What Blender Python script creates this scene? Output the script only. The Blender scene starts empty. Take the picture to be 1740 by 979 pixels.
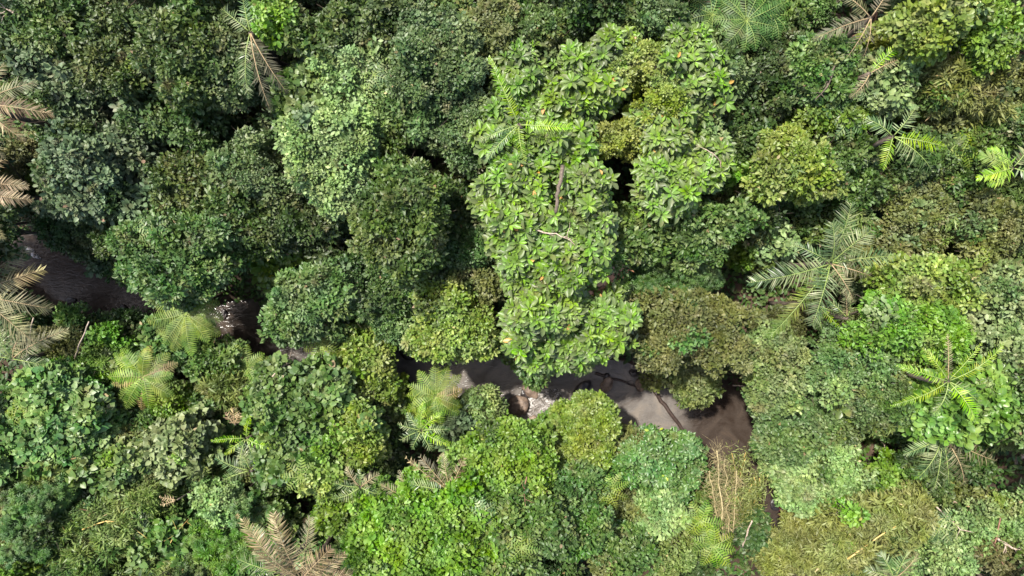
import bpy, math, random
import numpy as np
from mathutils import Vector, noise

random.seed(7)
rng = np.random.default_rng(7)
scene = bpy.context.scene
COL = scene.collection

# ---------------------------------------------------------------- camera
CAM_H = 50.0                       # metres above the water, looking straight down
cam_d = bpy.data.cameras.new("camera")
cam_d.lens = 24.0; cam_d.sensor_width = 36.0
cam_d.clip_start = 0.5; cam_d.clip_end = 2000.0
cam = bpy.data.objects.new("camera", cam_d)
cam.location = (0, 0, CAM_H); cam.rotation_euler = (0, 0, 0)
COL.objects.link(cam); scene.camera = cam

# ---------------------------------------------------------------- light
SUN_EL = math.radians(64)
SUN_AZ = math.radians(138)         # direction the sun stands in, from +X counter-clockwise: upper left
sdir = Vector((math.cos(SUN_AZ)*math.cos(SUN_EL), math.sin(SUN_AZ)*math.cos(SUN_EL), math.sin(SUN_EL)))
world = bpy.data.worlds.new("World"); scene.world = world
world.use_nodes = True
wn = world.node_tree
bg = wn.nodes['Background']
sky = wn.nodes.new('ShaderNodeTexSky'); sky.sky_type = 'NISHITA'; sky.sun_disc = False
sky.sun_elevation = SUN_EL
sky.sun_rotation = math.atan2(sdir.x, sdir.y)
sky.air_density = 1.0; sky.dust_density = 3.0; sky.ozone_density = 0.8
wn.links.new(sky.outputs[0], bg.inputs[0]); bg.inputs[1].default_value = 0.15
sun_d = bpy.data.lights.new("sun", 'SUN'); sun_d.energy = 4.5; sun_d.angle = math.radians(2.0)
sun_d.color = (1.0, 0.95, 0.86)
sun = bpy.data.objects.new("sun", sun_d); COL.objects.link(sun)
sun.rotation_euler = sdir.to_track_quat('Z', 'Y').to_euler()
vs = scene.view_settings
vs.view_transform = 'Standard'; vs.look = 'None'; vs.gamma = 1.0; vs.use_curve_mapping = False
vs.exposure = 1.12

# ---------------------------------------------------------------- helpers
def tag(o, label=None, cat=None, group=None, kind=None):
    if label: o['label'] = label
    if cat: o['category'] = cat
    if group: o['group'] = group
    if kind: o['kind'] = kind
    return o

def empty(name, loc):
    o = bpy.data.objects.new(name, None); o.empty_display_size = 0.3
    o.location = loc; COL.objects.link(o); return o

def link(name, me, mat, parent=None):
    me.materials.append(mat)
    o = bpy.data.objects.new(name, me); COL.objects.link(o)
    if parent is not None:
        o.parent = parent
        o.matrix_parent_inverse.identity()
        me.transform(__import__('mathutils').Matrix.Translation(-Vector(parent.location)))
    return o

K75 = 0.75 / 870.0
def W(px, py, z=0.0):
    """photo pixel (1740 x 979) seen at height z -> metres on the ground plan"""
    s = K75 * (CAM_H - z)
    return ((px - 870.0) * s, (489.5 - py) * s)
def PX(x, y, z):
    s = K75 * (CAM_H - z)
    return (x / s + 870.0, 489.5 - y / s)

# river course: centre line and half width (metres, on the water plane)
_riv = [(-200,380,40),(-60,395,32),(40,425,28),(100,474,36),(170,502,36),(250,530,34),(330,555,40),(410,562,50),(480,600,36),
        (560,622,30),(650,617,30),(730,630,38),(820,648,50),(890,668,50),(960,665,46),(1040,668,55),(1120,690,56),
        (1200,705,66),(1262,735,62),(1290,800,40),(1300,860,36),(1320,920,38),(1350,1000,40),(1390,1120,44),(1420,1260,50)]
RX = np.array([W(a,b)[0] for a,b,c in _riv]); RY = np.array([W(a,b)[1] for a,b,c in _riv])
RW = np.array([c*K75*CAM_H for a,b,c in _riv])
def river_sd(x, y):
    """signed distance to the water's edge (negative in the river), arrays"""
    x = np.asarray(x, float); y = np.asarray(y, float)
    best = np.full(x.shape, 1e9)
    for i in range(len(RX)-1):
        dx, dy = RX[i+1]-RX[i], RY[i+1]-RY[i]
        L2 = dx*dx+dy*dy
        t = np.clip(((x-RX[i])*dx+(y-RY[i])*dy)/L2, 0, 1)
        d = np.hypot(x-(RX[i]+t*dx), y-(RY[i]+t*dy)) - (RW[i]+t*(RW[i+1]-RW[i]))
        best = np.minimum(best, d)
    return best
def nz(x, y):
    return (np.sin(x*0.31+1.3)*np.cos(y*0.27+0.4)+0.6*np.sin(x*0.67+y*0.51+2.0)+0.35*np.sin(x*1.7-y*1.3)+0.25*np.cos(y*2.3+x*0.9))
def ground_z(x, y):
    d = river_sd(x, y) + 0.25*nz(np.asarray(x)*1.7, np.asarray(y)*1.7)
    s = np.clip((d+0.7)/2.2, 0, 1); s = s*s*(3-2*s)
    z = -0.6 + 2.0*s + np.clip(d-1.0, 0, 60)*0.20
    z = np.where(z > 6, 6 + (z-6)*0.35, z)
    return z + 0.22*nz(x, y)*s
def gz(x, y): return float(ground_z(np.array([x]), np.array([y]))[0])
def footing(x, y):
    """nearest dry ground to x, y: nothing roots in the river"""
    for _ in range(60):
        d = river_sd(np.array([x, x+.1, x]), np.array([y, y, y+.1]))
        if d[0] > .5: break
        gx_, gy_ = (d[1]-d[0])/.1, (d[2]-d[0])/.1; n_ = math.hypot(gx_, gy_) or 1
        x += .12*gx_/n_; y += .12*gy_/n_
    return x, y, gz(x, y)
def place(px, py, h):
    """pixel of a thing's top + its height over the ground -> x, y, ground z, top z"""
    z = h + 3
    for _ in range(6):
        x, y = W(px, py, z); g = max(gz(x, y), 0.0); z = g + h
    return x, y, g, z

# ---------------------------------------------------------------- materials
def new_mat(name):
    m = bpy.data.materials.new(name); m.use_nodes = True
    return m, m.node_tree.nodes, m.node_tree.links
def ramp(n, stops):
    r = n.new('ShaderNodeValToRGB'); e = r.color_ramp.elements
    while len(e) < len(stops): e.new(0.5)
    for k, (p, c) in enumerate(stops):
        e[k].position = p; e[k].color = (*c, 1)
    return r
def leaf_mat(name, cols, rough=0.45, trans=0.25, spec=0.32):
    m, n, l = new_mat(name)
    b = n['Principled BSDF']; out = n['Material Output']
    at = n.new('ShaderNodeAttribute'); at.attribute_name = 'v'
    cols = [(min(c[0]*1.16, max(c[0], c[1]*.93)), c[1]*1.03, c[2]*.90) if c[1] > c[0] else c for c in cols]
    stops = [(0.0, cols[0]), (0.45, cols[1]), (0.9, cols[2]), (0.985, cols[2]), (0.99, cols[3] if len(cols) > 3 else cols[2])]
    r = ramp(n, stops); l.new(at.outputs['Fac'], r.inputs[0])
    oi = n.new('ShaderNodeObjectInfo')
    hsv = n.new('ShaderNodeHueSaturation')
    mr = n.new('ShaderNodeMapRange'); mr.inputs[3].default_value = 0.487; mr.inputs[4].default_value = 0.513
    mv = n.new('ShaderNodeMapRange'); mv.inputs[3].default_value = 0.82; mv.inputs[4].default_value = 1.18
    l.new(oi.outputs['Random'], mr.inputs[0]); l.new(oi.outputs['Random'], mv.inputs[0])
    l.new(mr.outputs[0], hsv.inputs['Hue']); l.new(mv.outputs[0], hsv.inputs['Value'])
    l.new(r.outputs[0], hsv.inputs['Color'])
    # patches of yellower, greyer and drier foliage, metres wide, running through the crowns
    geo = n.new('ShaderNodeNewGeometry')
    na = n.new('ShaderNodeTexNoise'); na.inputs['Scale'].default_value = .55; na.inputs['Detail'].default_value = 5; na.inputs['Roughness'].default_value = .7
    l.new(geo.outputs['Position'], na.inputs['Vector'])
    sp = n.new('ShaderNodeSeparateColor'); l.new(na.outputs['Color'], sp.inputs[0])
    def mrange(src, a, b_, c, d):
        q = n.new('ShaderNodeMapRange'); q.inputs[1].default_value = a; q.inputs[2].default_value = b_
        q.inputs[3].default_value = c; q.inputs[4].default_value = d; l.new(src, q.inputs[0]); return q.outputs[0]
    h3 = n.new('ShaderNodeHueSaturation'); l.new(hsv.outputs[0], h3.inputs['Color'])
    l.new(mrange(sp.outputs[0], .32,.68, .475,.522), h3.inputs['Hue'])
    l.new(mrange(sp.outputs[1], .32,.68, 1.16,.88), h3.inputs['Saturation'])
    l.new(mrange(sp.outputs[2], .32,.68, .72,1.34), h3.inputs['Value'])
    nb = n.new('ShaderNodeTexNoise'); nb.inputs['Scale'].default_value = .9; nb.inputs['Detail'].default_value = 6
    l.new(geo.outputs['Position'], nb.inputs['Vector'])
    mxc = n.new('ShaderNodeMixRGB'); mxc.inputs[2].default_value = (.19,.135,.075,1)
    l.new(mrange(nb.outputs[0], .58,.76, 0,.5), mxc.inputs[0]); l.new(h3.outputs[0], mxc.inputs[1])
    hsv = mxc
    l.new(hsv.outputs[0], b.inputs['Base Color'])
    b.inputs['Roughness'].default_value = rough
    b.inputs['Specular IOR Level'].default_value = spec
    tr = n.new('ShaderNodeBsdfTranslucent')
    h2 = n.new('ShaderNodeHueSaturation'); h2.inputs['Hue'].default_value = 0.485
    h2.inputs['Saturation'].default_value = 1.15; h2.inputs['Value'].default_value = 1.25
    l.new(hsv.outputs[0], h2.inputs['Color']); l.new(h2.outputs[0], tr.inputs[0])
    mx = n.new('ShaderNodeMixShader'); mx.inputs[0].default_value = trans
    l.new(b.outputs[0], mx.inputs[1]); l.new(tr.outputs[0], mx.inputs[2]); l.new(mx.outputs[0], out.inputs[0])
    return m
def noise_mat(name, stops, scale=2.0, rough=0.85, bump=0.3, detail=8, stretch=None, spec=0.4, bdist=0.05):
    m, n, l = new_mat(name); b = n['Principled BSDF']
    tc = n.new('ShaderNodeTexCoord'); no = n.new('ShaderNodeTexNoise')
    no.inputs['Scale'].default_value = scale; no.inputs['Detail'].default_value = detail
    no.inputs['Roughness'].default_value = 0.65
    src = tc.outputs['Object']
    if stretch:
        mp = n.new('ShaderNodeMapping'); mp.inputs['Scale'].default_value = stretch
        l.new(src, mp.inputs[0]); src = mp.outputs[0]
    l.new(src, no.inputs['Vector'])
    r = ramp(n, stops); l.new(no.outputs[0], r.inputs[0]); l.new(r.outputs[0], b.inputs['Base Color'])
    b.inputs['Roughness'].default_value = rough; b.inputs['Specular IOR Level'].default_value = spec
    bp = n.new('ShaderNodeBump'); bp.inputs['Strength'].default_value = bump; bp.inputs['Distance'].default_value = bdist
    l.new(no.outputs[0], bp.inputs['Height']); l.new(bp.outputs[0], b.inputs['Normal'])
    return m

M_soil = noise_mat('forest_soil', [(0.3,(0.018,0.012,0.008)),(0.5,(0.05,0.032,0.02)),(0.72,(0.13,0.085,0.055))], 0.9, 0.95, 0.8, bdist=0.2)
M_bark = noise_mat('bark', [(0.3,(0.05,0.038,0.028)),(0.6,(0.13,0.10,0.075)),(0.8,(0.22,0.18,0.14))], 6, 0.9, 0.5, stretch=(1,1,0.25))
M_palebark = noise_mat('weathered_wood', [(0.3,(0.20,0.15,0.11)),(0.55,(0.38,0.30,0.23)),(0.8,(0.52,0.45,0.38))], 7, 0.8, 0.4)
M_redbark = noise_mat('reddish_bark', [(0.3,(0.12,0.06,0.04)),(0.6,(0.24,0.13,0.085)),(0.8,(0.34,0.21,0.15))], 7, 0.85, 0.4)
M_wetwood = noise_mat('wet_dark_wood', [(0.3,(0.018,0.012,0.010)),(0.6,(0.05,0.033,0.027)),(0.8,(0.10,0.07,0.055))], 5, 0.45, 0.5)
M_cane = noise_mat('yellow_cane', [(0.3,(0.34,0.22,0.06)),(0.6,(0.50,0.36,0.12)),(0.8,(0.58,0.46,0.22))], 5, 0.5, 0.1)
M_rock = noise_mat('river_rock', [(0.3,(0.05,0.035,0.027)),(0.5,(0.14,0.10,0.075)),(0.75,(0.27,0.20,0.15))], 2.2, 0.6, 0.6, bdist=0.08)
M_darkrock = noise_mat('dark_wet_rock', [(0.3,(0.012,0.010,0.010)),(0.55,(0.035,0.028,0.027)),(0.8,(0.09,0.07,0.06))], 2.2, 0.35, 0.6, bdist=0.08)

KIND = {}
def kind(name, tmpl, L, Wd, cr, cov, cols, rough=0.45, trans=0.25, jit=0.45, ros=0, flat=0.75):
    KIND[name] = dict(t=tmpl, L=L, W=Wd, cr=cr, cov=cov, jit=jit, ros=ros, flat=flat,
                      mat=leaf_mat(name + '_leaves', cols, rough, trans))
kind('mid',   'dia', .25,.15,.50,1.15,[(.022,.056,.014),(.048,.104,.026),(.110,.178,.058),(.24,.18,.10)])
kind('dark',  'dia', .25,.15,.50,1.1,[(.016,.040,.013),(.034,.074,.022),(.078,.130,.050),(.18,.13,.07)])
kind('grey',  'oval',.30,.20,.60,1.1,[(.040,.075,.040),(.068,.118,.062),(.110,.165,.095),(.20,.14,.09)], .5,.18)
kind('fine',  'dia', .19,.12,.44,1.1,[(.030,.068,.022),(.060,.115,.038),(.110,.170,.070),(.20,.15,.08)])
kind('pale',  'dia', .23,.15,.50,1.15,[(.060,.120,.040),(.108,.188,.068),(.200,.290,.125),(.36,.28,.14)], .5,.2)
kind('bright','oval',.25,.16,.48,1.15,[(.042,.108,.014),(.085,.180,.026),(.155,.275,.060),(.30,.28,.09)], .42,.3)
kind('yellow','oval',.24,.14,.52,1.15,[(.055,.105,.018),(.105,.178,.036),(.210,.275,.085),(.36,.32,.14)], .42,.28)
kind('olive', 'dia', .23,.13,.48,1.1,[(.042,.066,.022),(.082,.112,.036),(.150,.180,.072),(.24,.18,.09)], .5)
kind('brown', 'dia', .22,.13,.46,1.05,[(.055,.066,.024),(.100,.108,.042),(.180,.172,.075),(.28,.19,.12)], .55)
kind('sage',  'oval',.27,.18,.50,1.1,[(.052,.100,.038),(.105,.170,.070),(.200,.275,.140),(.30,.26,.12)], .48,.2)
kind('heart', 'heart',.30,.27,.50,1.15,[(.028,.084,.022),(.068,.138,.040),(.140,.210,.080),(.30,.22,.10)], .40,.22,jit=.32)
kind('bamboo','blade',.34,.075,.42,1.15,[(.070,.100,.026),(.125,.155,.048),(.230,.250,.100),(.36,.28,.14)], .5,.3,jit=.8)
kind('grass', 'blade',.34,.07,.60,1.3,[(.046,.085,.022),(.092,.150,.042),(.175,.235,.090),(.32,.26,.12)], .5,.3,jit=.8)
kind('star',  'star',.30,.30,.55,1.0,[(.022,.062,.016),(.045,.100,.028),(.090,.155,.050),(.2,.15,.06)], .42,.2,jit=.28)
kind('stargreen','star',.38,.38,.60,1.1,[(.030,.100,.014),(.055,.160,.022),(.110,.230,.045),(.3,.2,.06)], .40,.25,jit=.25)
kind('big',   'obov',.58,.24,.66,1.0,[(.070,.088,.052),(.082,.125,.042),(.120,.225,.026),(.42,.22,.08)], .40,.26,ros=9)
kind('creep', 'dia', .15,.11,.36,1.5,[(.070,.120,.020),(.120,.185,.032),(.200,.270,.070),(.36,.22,.09)], .45,.25,jit=.5)
kind('bluebig','obov',.36,.19,.50,1.1,[(.028,.074,.022),(.050,.118,.034),(.105,.190,.066),(.22,.30,.06)], .36,.2,ros=7)
kind('broad', 'obov',.46,.30,.70,1.1,[(.042,.095,.020),(.078,.155,.032),(.145,.235,.062),(.40,.40,.06)], .36,.26,jit=.4)
kind('glossy','oval',.20,.14,.27,1.5,[(.055,.105,.022),(.100,.165,.034),(.165,.235,.060),(.22,.24,.06)], .42,.22,jit=.35)
kind('fern',  'blade',.3,.1,.5,1,[(.055,.115,.018),(.095,.165,.030),(.160,.230,.055),(.28,.22,.08)], .5,.35)
kind('rustfern','blade',.3,.1,.5,1,[(.095,.105,.030),(.185,.168,.058),(.290,.245,.100),(.42,.28,.14)], .55,.3)
kind('palmgreen','blade',.3,.1,.5,1,[(.030,.068,.026),(.068,.120,.050),(.180,.235,.130),(.26,.25,.12)], .36,.18)
kind('palmbright','blade',.3,.1,.5,1,[(.070,.170,.012),(.140,.280,.022),(.250,.380,.060),(.45,.36,.05)], .36,.35)
kind('palmdead','blade',.3,.1,.5,1,[(.066,.050,.022),(.165,.128,.060),(.340,.280,.155),(.50,.40,.28)], .6,.15)
kind('palmdull','blade',.3,.1,.5,1,[(.060,.062,.028),(.125,.122,.058),(.230,.215,.115),(.35,.27,.17)], .55,.15)
kind('darkfern','blade',.3,.1,.5,1,[(.022,.056,.014),(.042,.096,.024),(.080,.150,.045),(.2,.15,.06)], .5,.3)
kind('palmshade','blade',.3,.1,.5,1,[(.040,.042,.024),(.080,.076,.042),(.150,.138,.080),(.2,.15,.1)], .6,.15)
kind('red',   'oval',.26,.16,.4,1.1,[(.050,.006,.010),(.100,.012,.020),(.160,.030,.040),(.2,.05,.05)], .4,.2)
kind('litter','oval',.34,.22,.3,1.1,[(.28,.13,.07),(.42,.22,.14),(.55,.34,.24),(.55,.2,.05)], .6,.1)
kind('floor', 'oval',.34,.20,.4,1.0,[(.016,.046,.012),(.040,.092,.022),(.085,.145,.045),(.16,.12,.05)], .5,.2)

for _a, _q in (('mid', .86), ('fine', .86), ('dark', .9), ('olive', .85)):     # darker leaf copies that paint shade into the upper left slope
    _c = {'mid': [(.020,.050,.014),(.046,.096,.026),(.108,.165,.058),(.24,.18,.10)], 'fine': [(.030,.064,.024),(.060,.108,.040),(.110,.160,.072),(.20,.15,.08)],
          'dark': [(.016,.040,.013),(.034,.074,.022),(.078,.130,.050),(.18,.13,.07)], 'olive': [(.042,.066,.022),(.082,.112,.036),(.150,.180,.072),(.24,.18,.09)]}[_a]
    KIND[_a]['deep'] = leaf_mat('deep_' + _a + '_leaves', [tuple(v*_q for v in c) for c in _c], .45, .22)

# ---------------------------------------------------------------- leaf templates: x along the leaf, y across, z up
def _tmpl():
    T = {}
    T['dia'] = (np.array([(0,0,0),(.45,-.5,.07),(1,0,-.10),(.45,.5,.07)]), [(0,1,2),(0,2,3)])
    def lobed(prof, droop=.12, fold=.10):
        v = [(0,0,0)]; xs = [p[0] for p in prof]
        for x, w in prof:
            z = -droop*x*x
            v += [(x,-w,z+fold*w*2),(x,0,z),(x,w,z+fold*w*2)]
        v.append((1,0,-droop)); n = len(prof); tip = len(v)-1; f = [(0,1,2),(0,2,3)]
        for i in range(n-1):
            a = 1+3*i; b = a+3
            f += [(a,b,b+1,a+1),(a+1,b+1,b+2,a+2)]
        a = 1+3*(n-1); f += [(a,tip,a+1),(a+1,tip,a+2)]
        return np.array(v, float), f
    T['oval'] = lobed([(.3,.42),(.68,.42)])
    T['heart'] = lobed([(-.08,.26),(.18,.50),(.62,.38)], .10, .08)
    T['obov'] = lobed([(.28,.24),(.6,.5),(.85,.36)], .28, .14)
    T['blade'] = (np.array([(0,-.28,0),(0,.28,0),(.5,-.5,-.04),(.5,.5,-.04),(1,0,-.22)], float), [(0,2,3,1),(2,4,3)])
    v = []; f = []
    for k in range(8):
        a = 2*math.pi*k/8 + .2; ca, sa = math.cos(a), math.sin(a); L = .95 + .1*((k*37) % 5)/5
        for (x, y, z) in [(.04,0,0),(.5*L,-.13,.02),(L,0,-.16),(.5*L,.13,.02)]:
            v.append((x*ca-y*sa, x*sa+y*ca, z))
        b = 4*k; f += [(b,b+1,b+2),(b,b+2,b+3)]
    T['star'] = (np.array(v)*.62, f)
    return T
TM = _tmpl()

def nrm(a): return a/np.maximum(np.linalg.norm(a, axis=-1, keepdims=True), 1e-9)

class Leaves:
    """collects leaves; build() makes one mesh of them"""
    def __init__(s): s.b = []
    def add(s, tmpl, pos, axis, normal, L, Wd, v):
        n = len(pos)
        if n == 0: return
        tv, tf = TM[tmpl]
        ax = nrm(axis); nn = nrm(normal - (normal*ax).sum(1, keepdims=True)*ax); side = np.cross(nn, ax)
        L = np.broadcast_to(np.asarray(L, float), (n,)); Wd = np.broadcast_to(np.asarray(Wd, float), (n,))
        V = (pos[:,None,:] + tv[None,:,0,None]*L[:,None,None]*ax[:,None,:] + tv[None,:,1,None]*Wd[:,None,None]*side[:,None,:]
             + tv[None,:,2,None]*L[:,None,None]*nn[:,None,:]).reshape(-1,3)
        s.b.append((V, tf, len(tv), n, np.asarray(v, float)))
    def build(s, name):
        Vs = []; loops = []; sizes = []; vals = []; off = 0
        for V, tf, k, n, v in s.b:
            Vs.append(V)
            one = np.concatenate([np.array(f) for f in tf]); sz = np.array([len(f) for f in tf])
            loops.append((one[None,:] + (off + k*np.arange(n))[:,None]).ravel())
            sizes.append(np.tile(sz, n)); vals.append(np.repeat(v, k)); off += len(V)
        V = np.concatenate(Vs); lo = np.concatenate(loops); sz = np.concatenate(sizes); va = np.concatenate(vals)
        me = bpy.data.meshes.new(name)
        me.vertices.add(len(V)); me.vertices.foreach_set('co', V.astype(np.float32).ravel())
        me.loops.add(len(lo)); me.loops.foreach_set('vertex_index', lo.astype(np.int32))
        me.polygons.add(len(sz)); st = np.concatenate([[0], np.cumsum(sz)[:-1]])
        me.polygons.foreach_set('loop_start', st.astype(np.int32))
        a = me.attributes.new('v', 'FLOAT', 'POINT'); a.data.foreach_set('value', va.astype(np.float32))
        me.update(calc_edges=True)
        return me

class Tubes:
    def __init__(s): s.v = []; s.f = []
    def add(s, pts, rad, k=6):
        pts = np.asarray(pts, float); n = len(pts); rad = np.broadcast_to(np.asarray(rad, float), (n,))
        tan = nrm(np.gradient(pts, axis=0)); up = np.array([0.13,0.21,1.0]) if abs(tan[0][2]) < .9 else np.array([1.0,.1,.1])
        a = nrm(np.cross(tan, up)); b = np.cross(tan, a); o = len(s.v)
        for i in range(n):
            for j in range(k):
                t = 2*math.pi*j/k
                s.v.append(tuple(pts[i] + rad[i]*(math.cos(t)*a[i] + math.sin(t)*b[i])))
        for i in range(n-1):
            for j in range(k):
                q = o+i*k
                s.f.append((q+j, q+(j+1)%k, q+k+(j+1)%k, q+k+j))
        s.f.append(tuple(o+j for j in range(k))[::-1]); s.f.append(tuple(o+(n-1)*k+j for j in range(k)))
    def build(s, name):
        me = bpy.data.meshes.new(name); me.from_pydata(s.v, [], s.f)
        me.polygons.foreach_set('use_smooth', [True]*len(me.polygons)); me.update(); return me

def crooked(p0, p1, n=6, amp=.08, sag=0.0):
    p0 = np.array(p0, float); p1 = np.array(p1, float); L = np.linalg.norm(p1-p0)
    t = np.linspace(0,1,n)[:,None]; p = p0+(p1-p0)*t
    j = rng.normal(0, amp*L/ n**.5, (n,3)); j[0] = 0; j[-1] = 0
    p += j; p[:,2] += (sag*4*t*(1-t))[:,0]
    return p

# where the canopy stands open: over the river and over the dark hollows between crowns
OPEN = [[(48,425),(75,440),(120,462),(165,468),(200,500),(262,505),(262,520),(235,535),(170,528),(110,512),(60,492),(42,460)],
 [(372,520),(440,515),(445,590),(400,585),(368,560)],[(450,598),(515,590),(520,605),(450,605)],
 [(660,600),(700,600),(720,615),(800,618),(850,600),(890,640),(905,660),(950,632),(1000,636),(1060,608),(1090,640),(1100,665),(1140,670),(1150,690),(1215,698),(1228,660),(1262,640),(1275,690),
  (1300,720),(1275,775),(1240,765),(1200,762),(1175,745),(1060,722),(1050,700),(1020,675),(975,670),(945,672),(930,700),(900,725),(870,715),(860,690),(862,655),(800,665),(790,640),(745,625),(700,635),(665,628)],
 [(1270,810),(1310,800),(1330,850),(1335,905),(1312,910),(1295,870),(1272,850)]]
GAPS = [(228,72,20),(445,190,14),(708,258,30),(725,300,14),(545,405,18),(605,490,13),(745,345,12),(1062,305,32),(1245,490,28),(1262,560,24),(1230,620,20),
        (1395,575,16),(1535,470,14),(1672,545,22),(1655,610,18),(1480,775,24),(855,560,14),(430,500,24),(400,470,20),(600,405,12),(1500,865,12),(1712,822,34),(1240,640,24),(40,410,20),(735,770,16),(1232,960,8)]
def masked(P, g=.76):
    s_ = K75*(CAM_H-P[:,2]); px = P[:,0]/s_+870; py = 489.5-P[:,1]/s_
    m = np.zeros(len(P), bool)
    for poly in OPEN:
        ins = np.zeros(len(P), bool); k = len(poly)
        for i in range(k):
            x1, y1 = poly[i]; x2, y2 = poly[(i+1) % k]
            c = ((y1 > py) != (y2 > py)) & (px < (x2-x1)*(py-y1)/((y2-y1) or 1e-9)+x1)
            ins ^= c
        m |= ins
    for a, b, r in GAPS: m |= np.hypot(px-a, py-b) < r*g
    return m

# ---------------------------------------------------------------- crowns
def crown_leaves(lv, K, cx, cy, zt, rx, ry, rot, thick=.62, low=-.30, dens=1.0, cscale=1.0, bump=.16, vo=0.0):
    """leaf clumps over an uneven dome; returns clump centres"""
    rm = .5*(rx+ry); rz = max(.8, thick*rm); cz = zt - rz; cr = K['cr']*cscale
    cr = min(cr, .45*rm)
    area = math.pi*rx*ry*1.9
    target = int((.72 if K['ros'] and cscale >= 1 and rm > .9 else 1.15)*area/(cr*cr*1.25))+6
    ph = rng.uniform(0, 6.28, 6)
    C = np.zeros((0,3)); D = np.zeros((0,3))
    cand = target*9
    d = nrm(rng.normal(size=(cand,3))); d[:,2] = np.where(d[:,2] < low, -d[:,2]*.9, d[:,2])
    az = np.arctan2(d[:,1], d[:,0])
    rad = 1 + .11*np.sin(2*az+ph[0]) + .10*np.sin(3*az+ph[1]) + .07*np.sin(5*az+ph[2]) + .05*np.sin(8*az+ph[5])
    sh = np.where(rng.random(cand) < .16, rng.uniform(1.0,1.2,cand), rng.uniform(.74, 1.02, cand)) if bump > .1 else rng.uniform(.9,1.0,cand)
    P = np.stack([d[:,0]*rx*rad*sh, d[:,1]*ry*rad*sh, d[:,2]*rz*sh], 1)
    P[:,2] += bump*rm*(np.sin(P[:,0]*2.1/rm*1.4+ph[3])*np.cos(P[:,1]*2.3/rm*1.4+ph[4])) * (d[:,2] > 0)
    P[:,2] += rng.normal(0, .30 if bump > .1 else .06, cand)
    c, s_ = math.cos(rot), math.sin(rot)
    P = np.stack([P[:,0]*c-P[:,1]*s_, P[:,0]*s_+P[:,1]*c, P[:,2]], 1)
    P += np.array([cx,cy,cz])
    ok = ~masked(P); P = P[ok]; d = d[ok]; cand = len(P)
    if cand == 0: return np.zeros((0,3))
    P -= np.array([cx,cy,cz])
    keep = []; mind = (cr*1.05)**2
    for i in range(cand):
        if keep:
            q = P[keep]; 
            if ((q-P[i])**2).sum(1).min() < mind: continue
        keep.append(i)
        if len(keep) >= target: break
    P = P[keep]; d = d[keep]; n = len(P)
    out = nrm(P/np.array([rx,ry,rz])**1.0 + np.array([0,0,.35])); out[:,2] = np.maximum(out[:,2], -.2)
    P += np.array([cx,cy,cz])
    R = cr*rng.uniform(.55,1.3,n); cv = np.clip(rng.beta(1.5,1.5,n) + vo, 0, 1)
    if K['ros']:
        rosettes(lv, K, P, out, R, cv, dens)
        return P
    la = K['L']*K['W']*(.5 if K['t'] != 'star' else .42)
    cnt = np.maximum(8, (dens*K['cov']*math.pi*2*R*R/la)).astype(int)
    cl = rng.uniform(.72,1.42,n); dn = np.where(rng.random(n) < .3, rng.uniform(.25,.6,n), rng.uniform(.75,1.25,n)) if bump > .1 else np.ones(n)
    cnt = np.maximum(6, cnt*dn/cl**1.6).astype(int)
    idx = np.repeat(np.arange(n), cnt); m = len(idx)
    dd = nrm(rng.normal(size=(m,3)) + out[idx]*.9 + np.array([0,0,.5]))
    r = R[idx]*np.where(rng.random(m) < .75, rng.uniform(.8,1.08,m), rng.uniform(.3,1.2,m))
    pos = P[idx] + dd*r[:,None]*np.array([1,1,K['flat']])
    nn = nrm(dd*.55 + np.array([0,0,.75]) + rng.normal(0, K['jit'], (m,3)))
    ax = nrm(dd + rng.normal(0,.6,(m,3)) + np.array([0,0,-.35]))
    v = np.clip(.55*cv[idx] + .45*rng.random(m) , 0, .98); v = np.where(rng.random(m) < .0025, 1.0, v)
    sc = rng.uniform(.7,1.25,m)*cl[idx]
    lv.add(K['t'], pos, ax, nn, K['L']*sc, K['W']*sc, v)
    return P

def rosettes(lv, K, P, out, R, cv, dens=1.0):
    # several rosettes of long leaves on each clump
    n = len(P)
    idx = np.repeat(np.arange(n), rng.choice([1,2,3], n, p=[.3,.45,.25])); m = len(idx)
    o = nrm(out[idx]*.7 + np.array([0,0,.6]) + rng.normal(0,.35,(m,3)))
    c = P[idx] + nrm(rng.normal(size=(m,3)))*R[idx][:,None]*.75 + o*.1
    t = nrm(np.cross(o, rng.normal(size=(m,3)))); b = np.cross(o, t)
    k = K['ros']; a0 = rng.uniform(0, 6.28, m); size = rng.uniform(.72,1.2,m)
    rv = rng.random(m)
    for j in range(k):
        a = a0 + j*2.399 + rng.normal(0,.15,m)
        el = .95 - .95*j/k + rng.normal(0,.16,m)
        dr = nrm(t*np.cos(a)[:,None]*np.cos(el)[:,None] + b*np.sin(a)[:,None]*np.cos(el)[:,None] + o*np.sin(el)[:,None])
        nn = nrm(o*np.cos(el)[:,None] - (t*np.cos(a)[:,None]+b*np.sin(a)[:,None])*np.sin(el)[:,None] + rng.normal(0,.12,(m,3)))
        L = K['L']*size*(.62+.5*j/k)*rng.uniform(.85,1.12,m)
        v = np.clip(.15*cv[idx] + .15*rv + .3*rng.random(m) + .62*(1-j/k) - .06, 0, .98)
        v = np.where(rng.random(m) < .004, 1.0, v)
        lv.add(K['t'], c + dr*.04, dr, nn, L, K['W']*L/K['L'], v)

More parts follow.
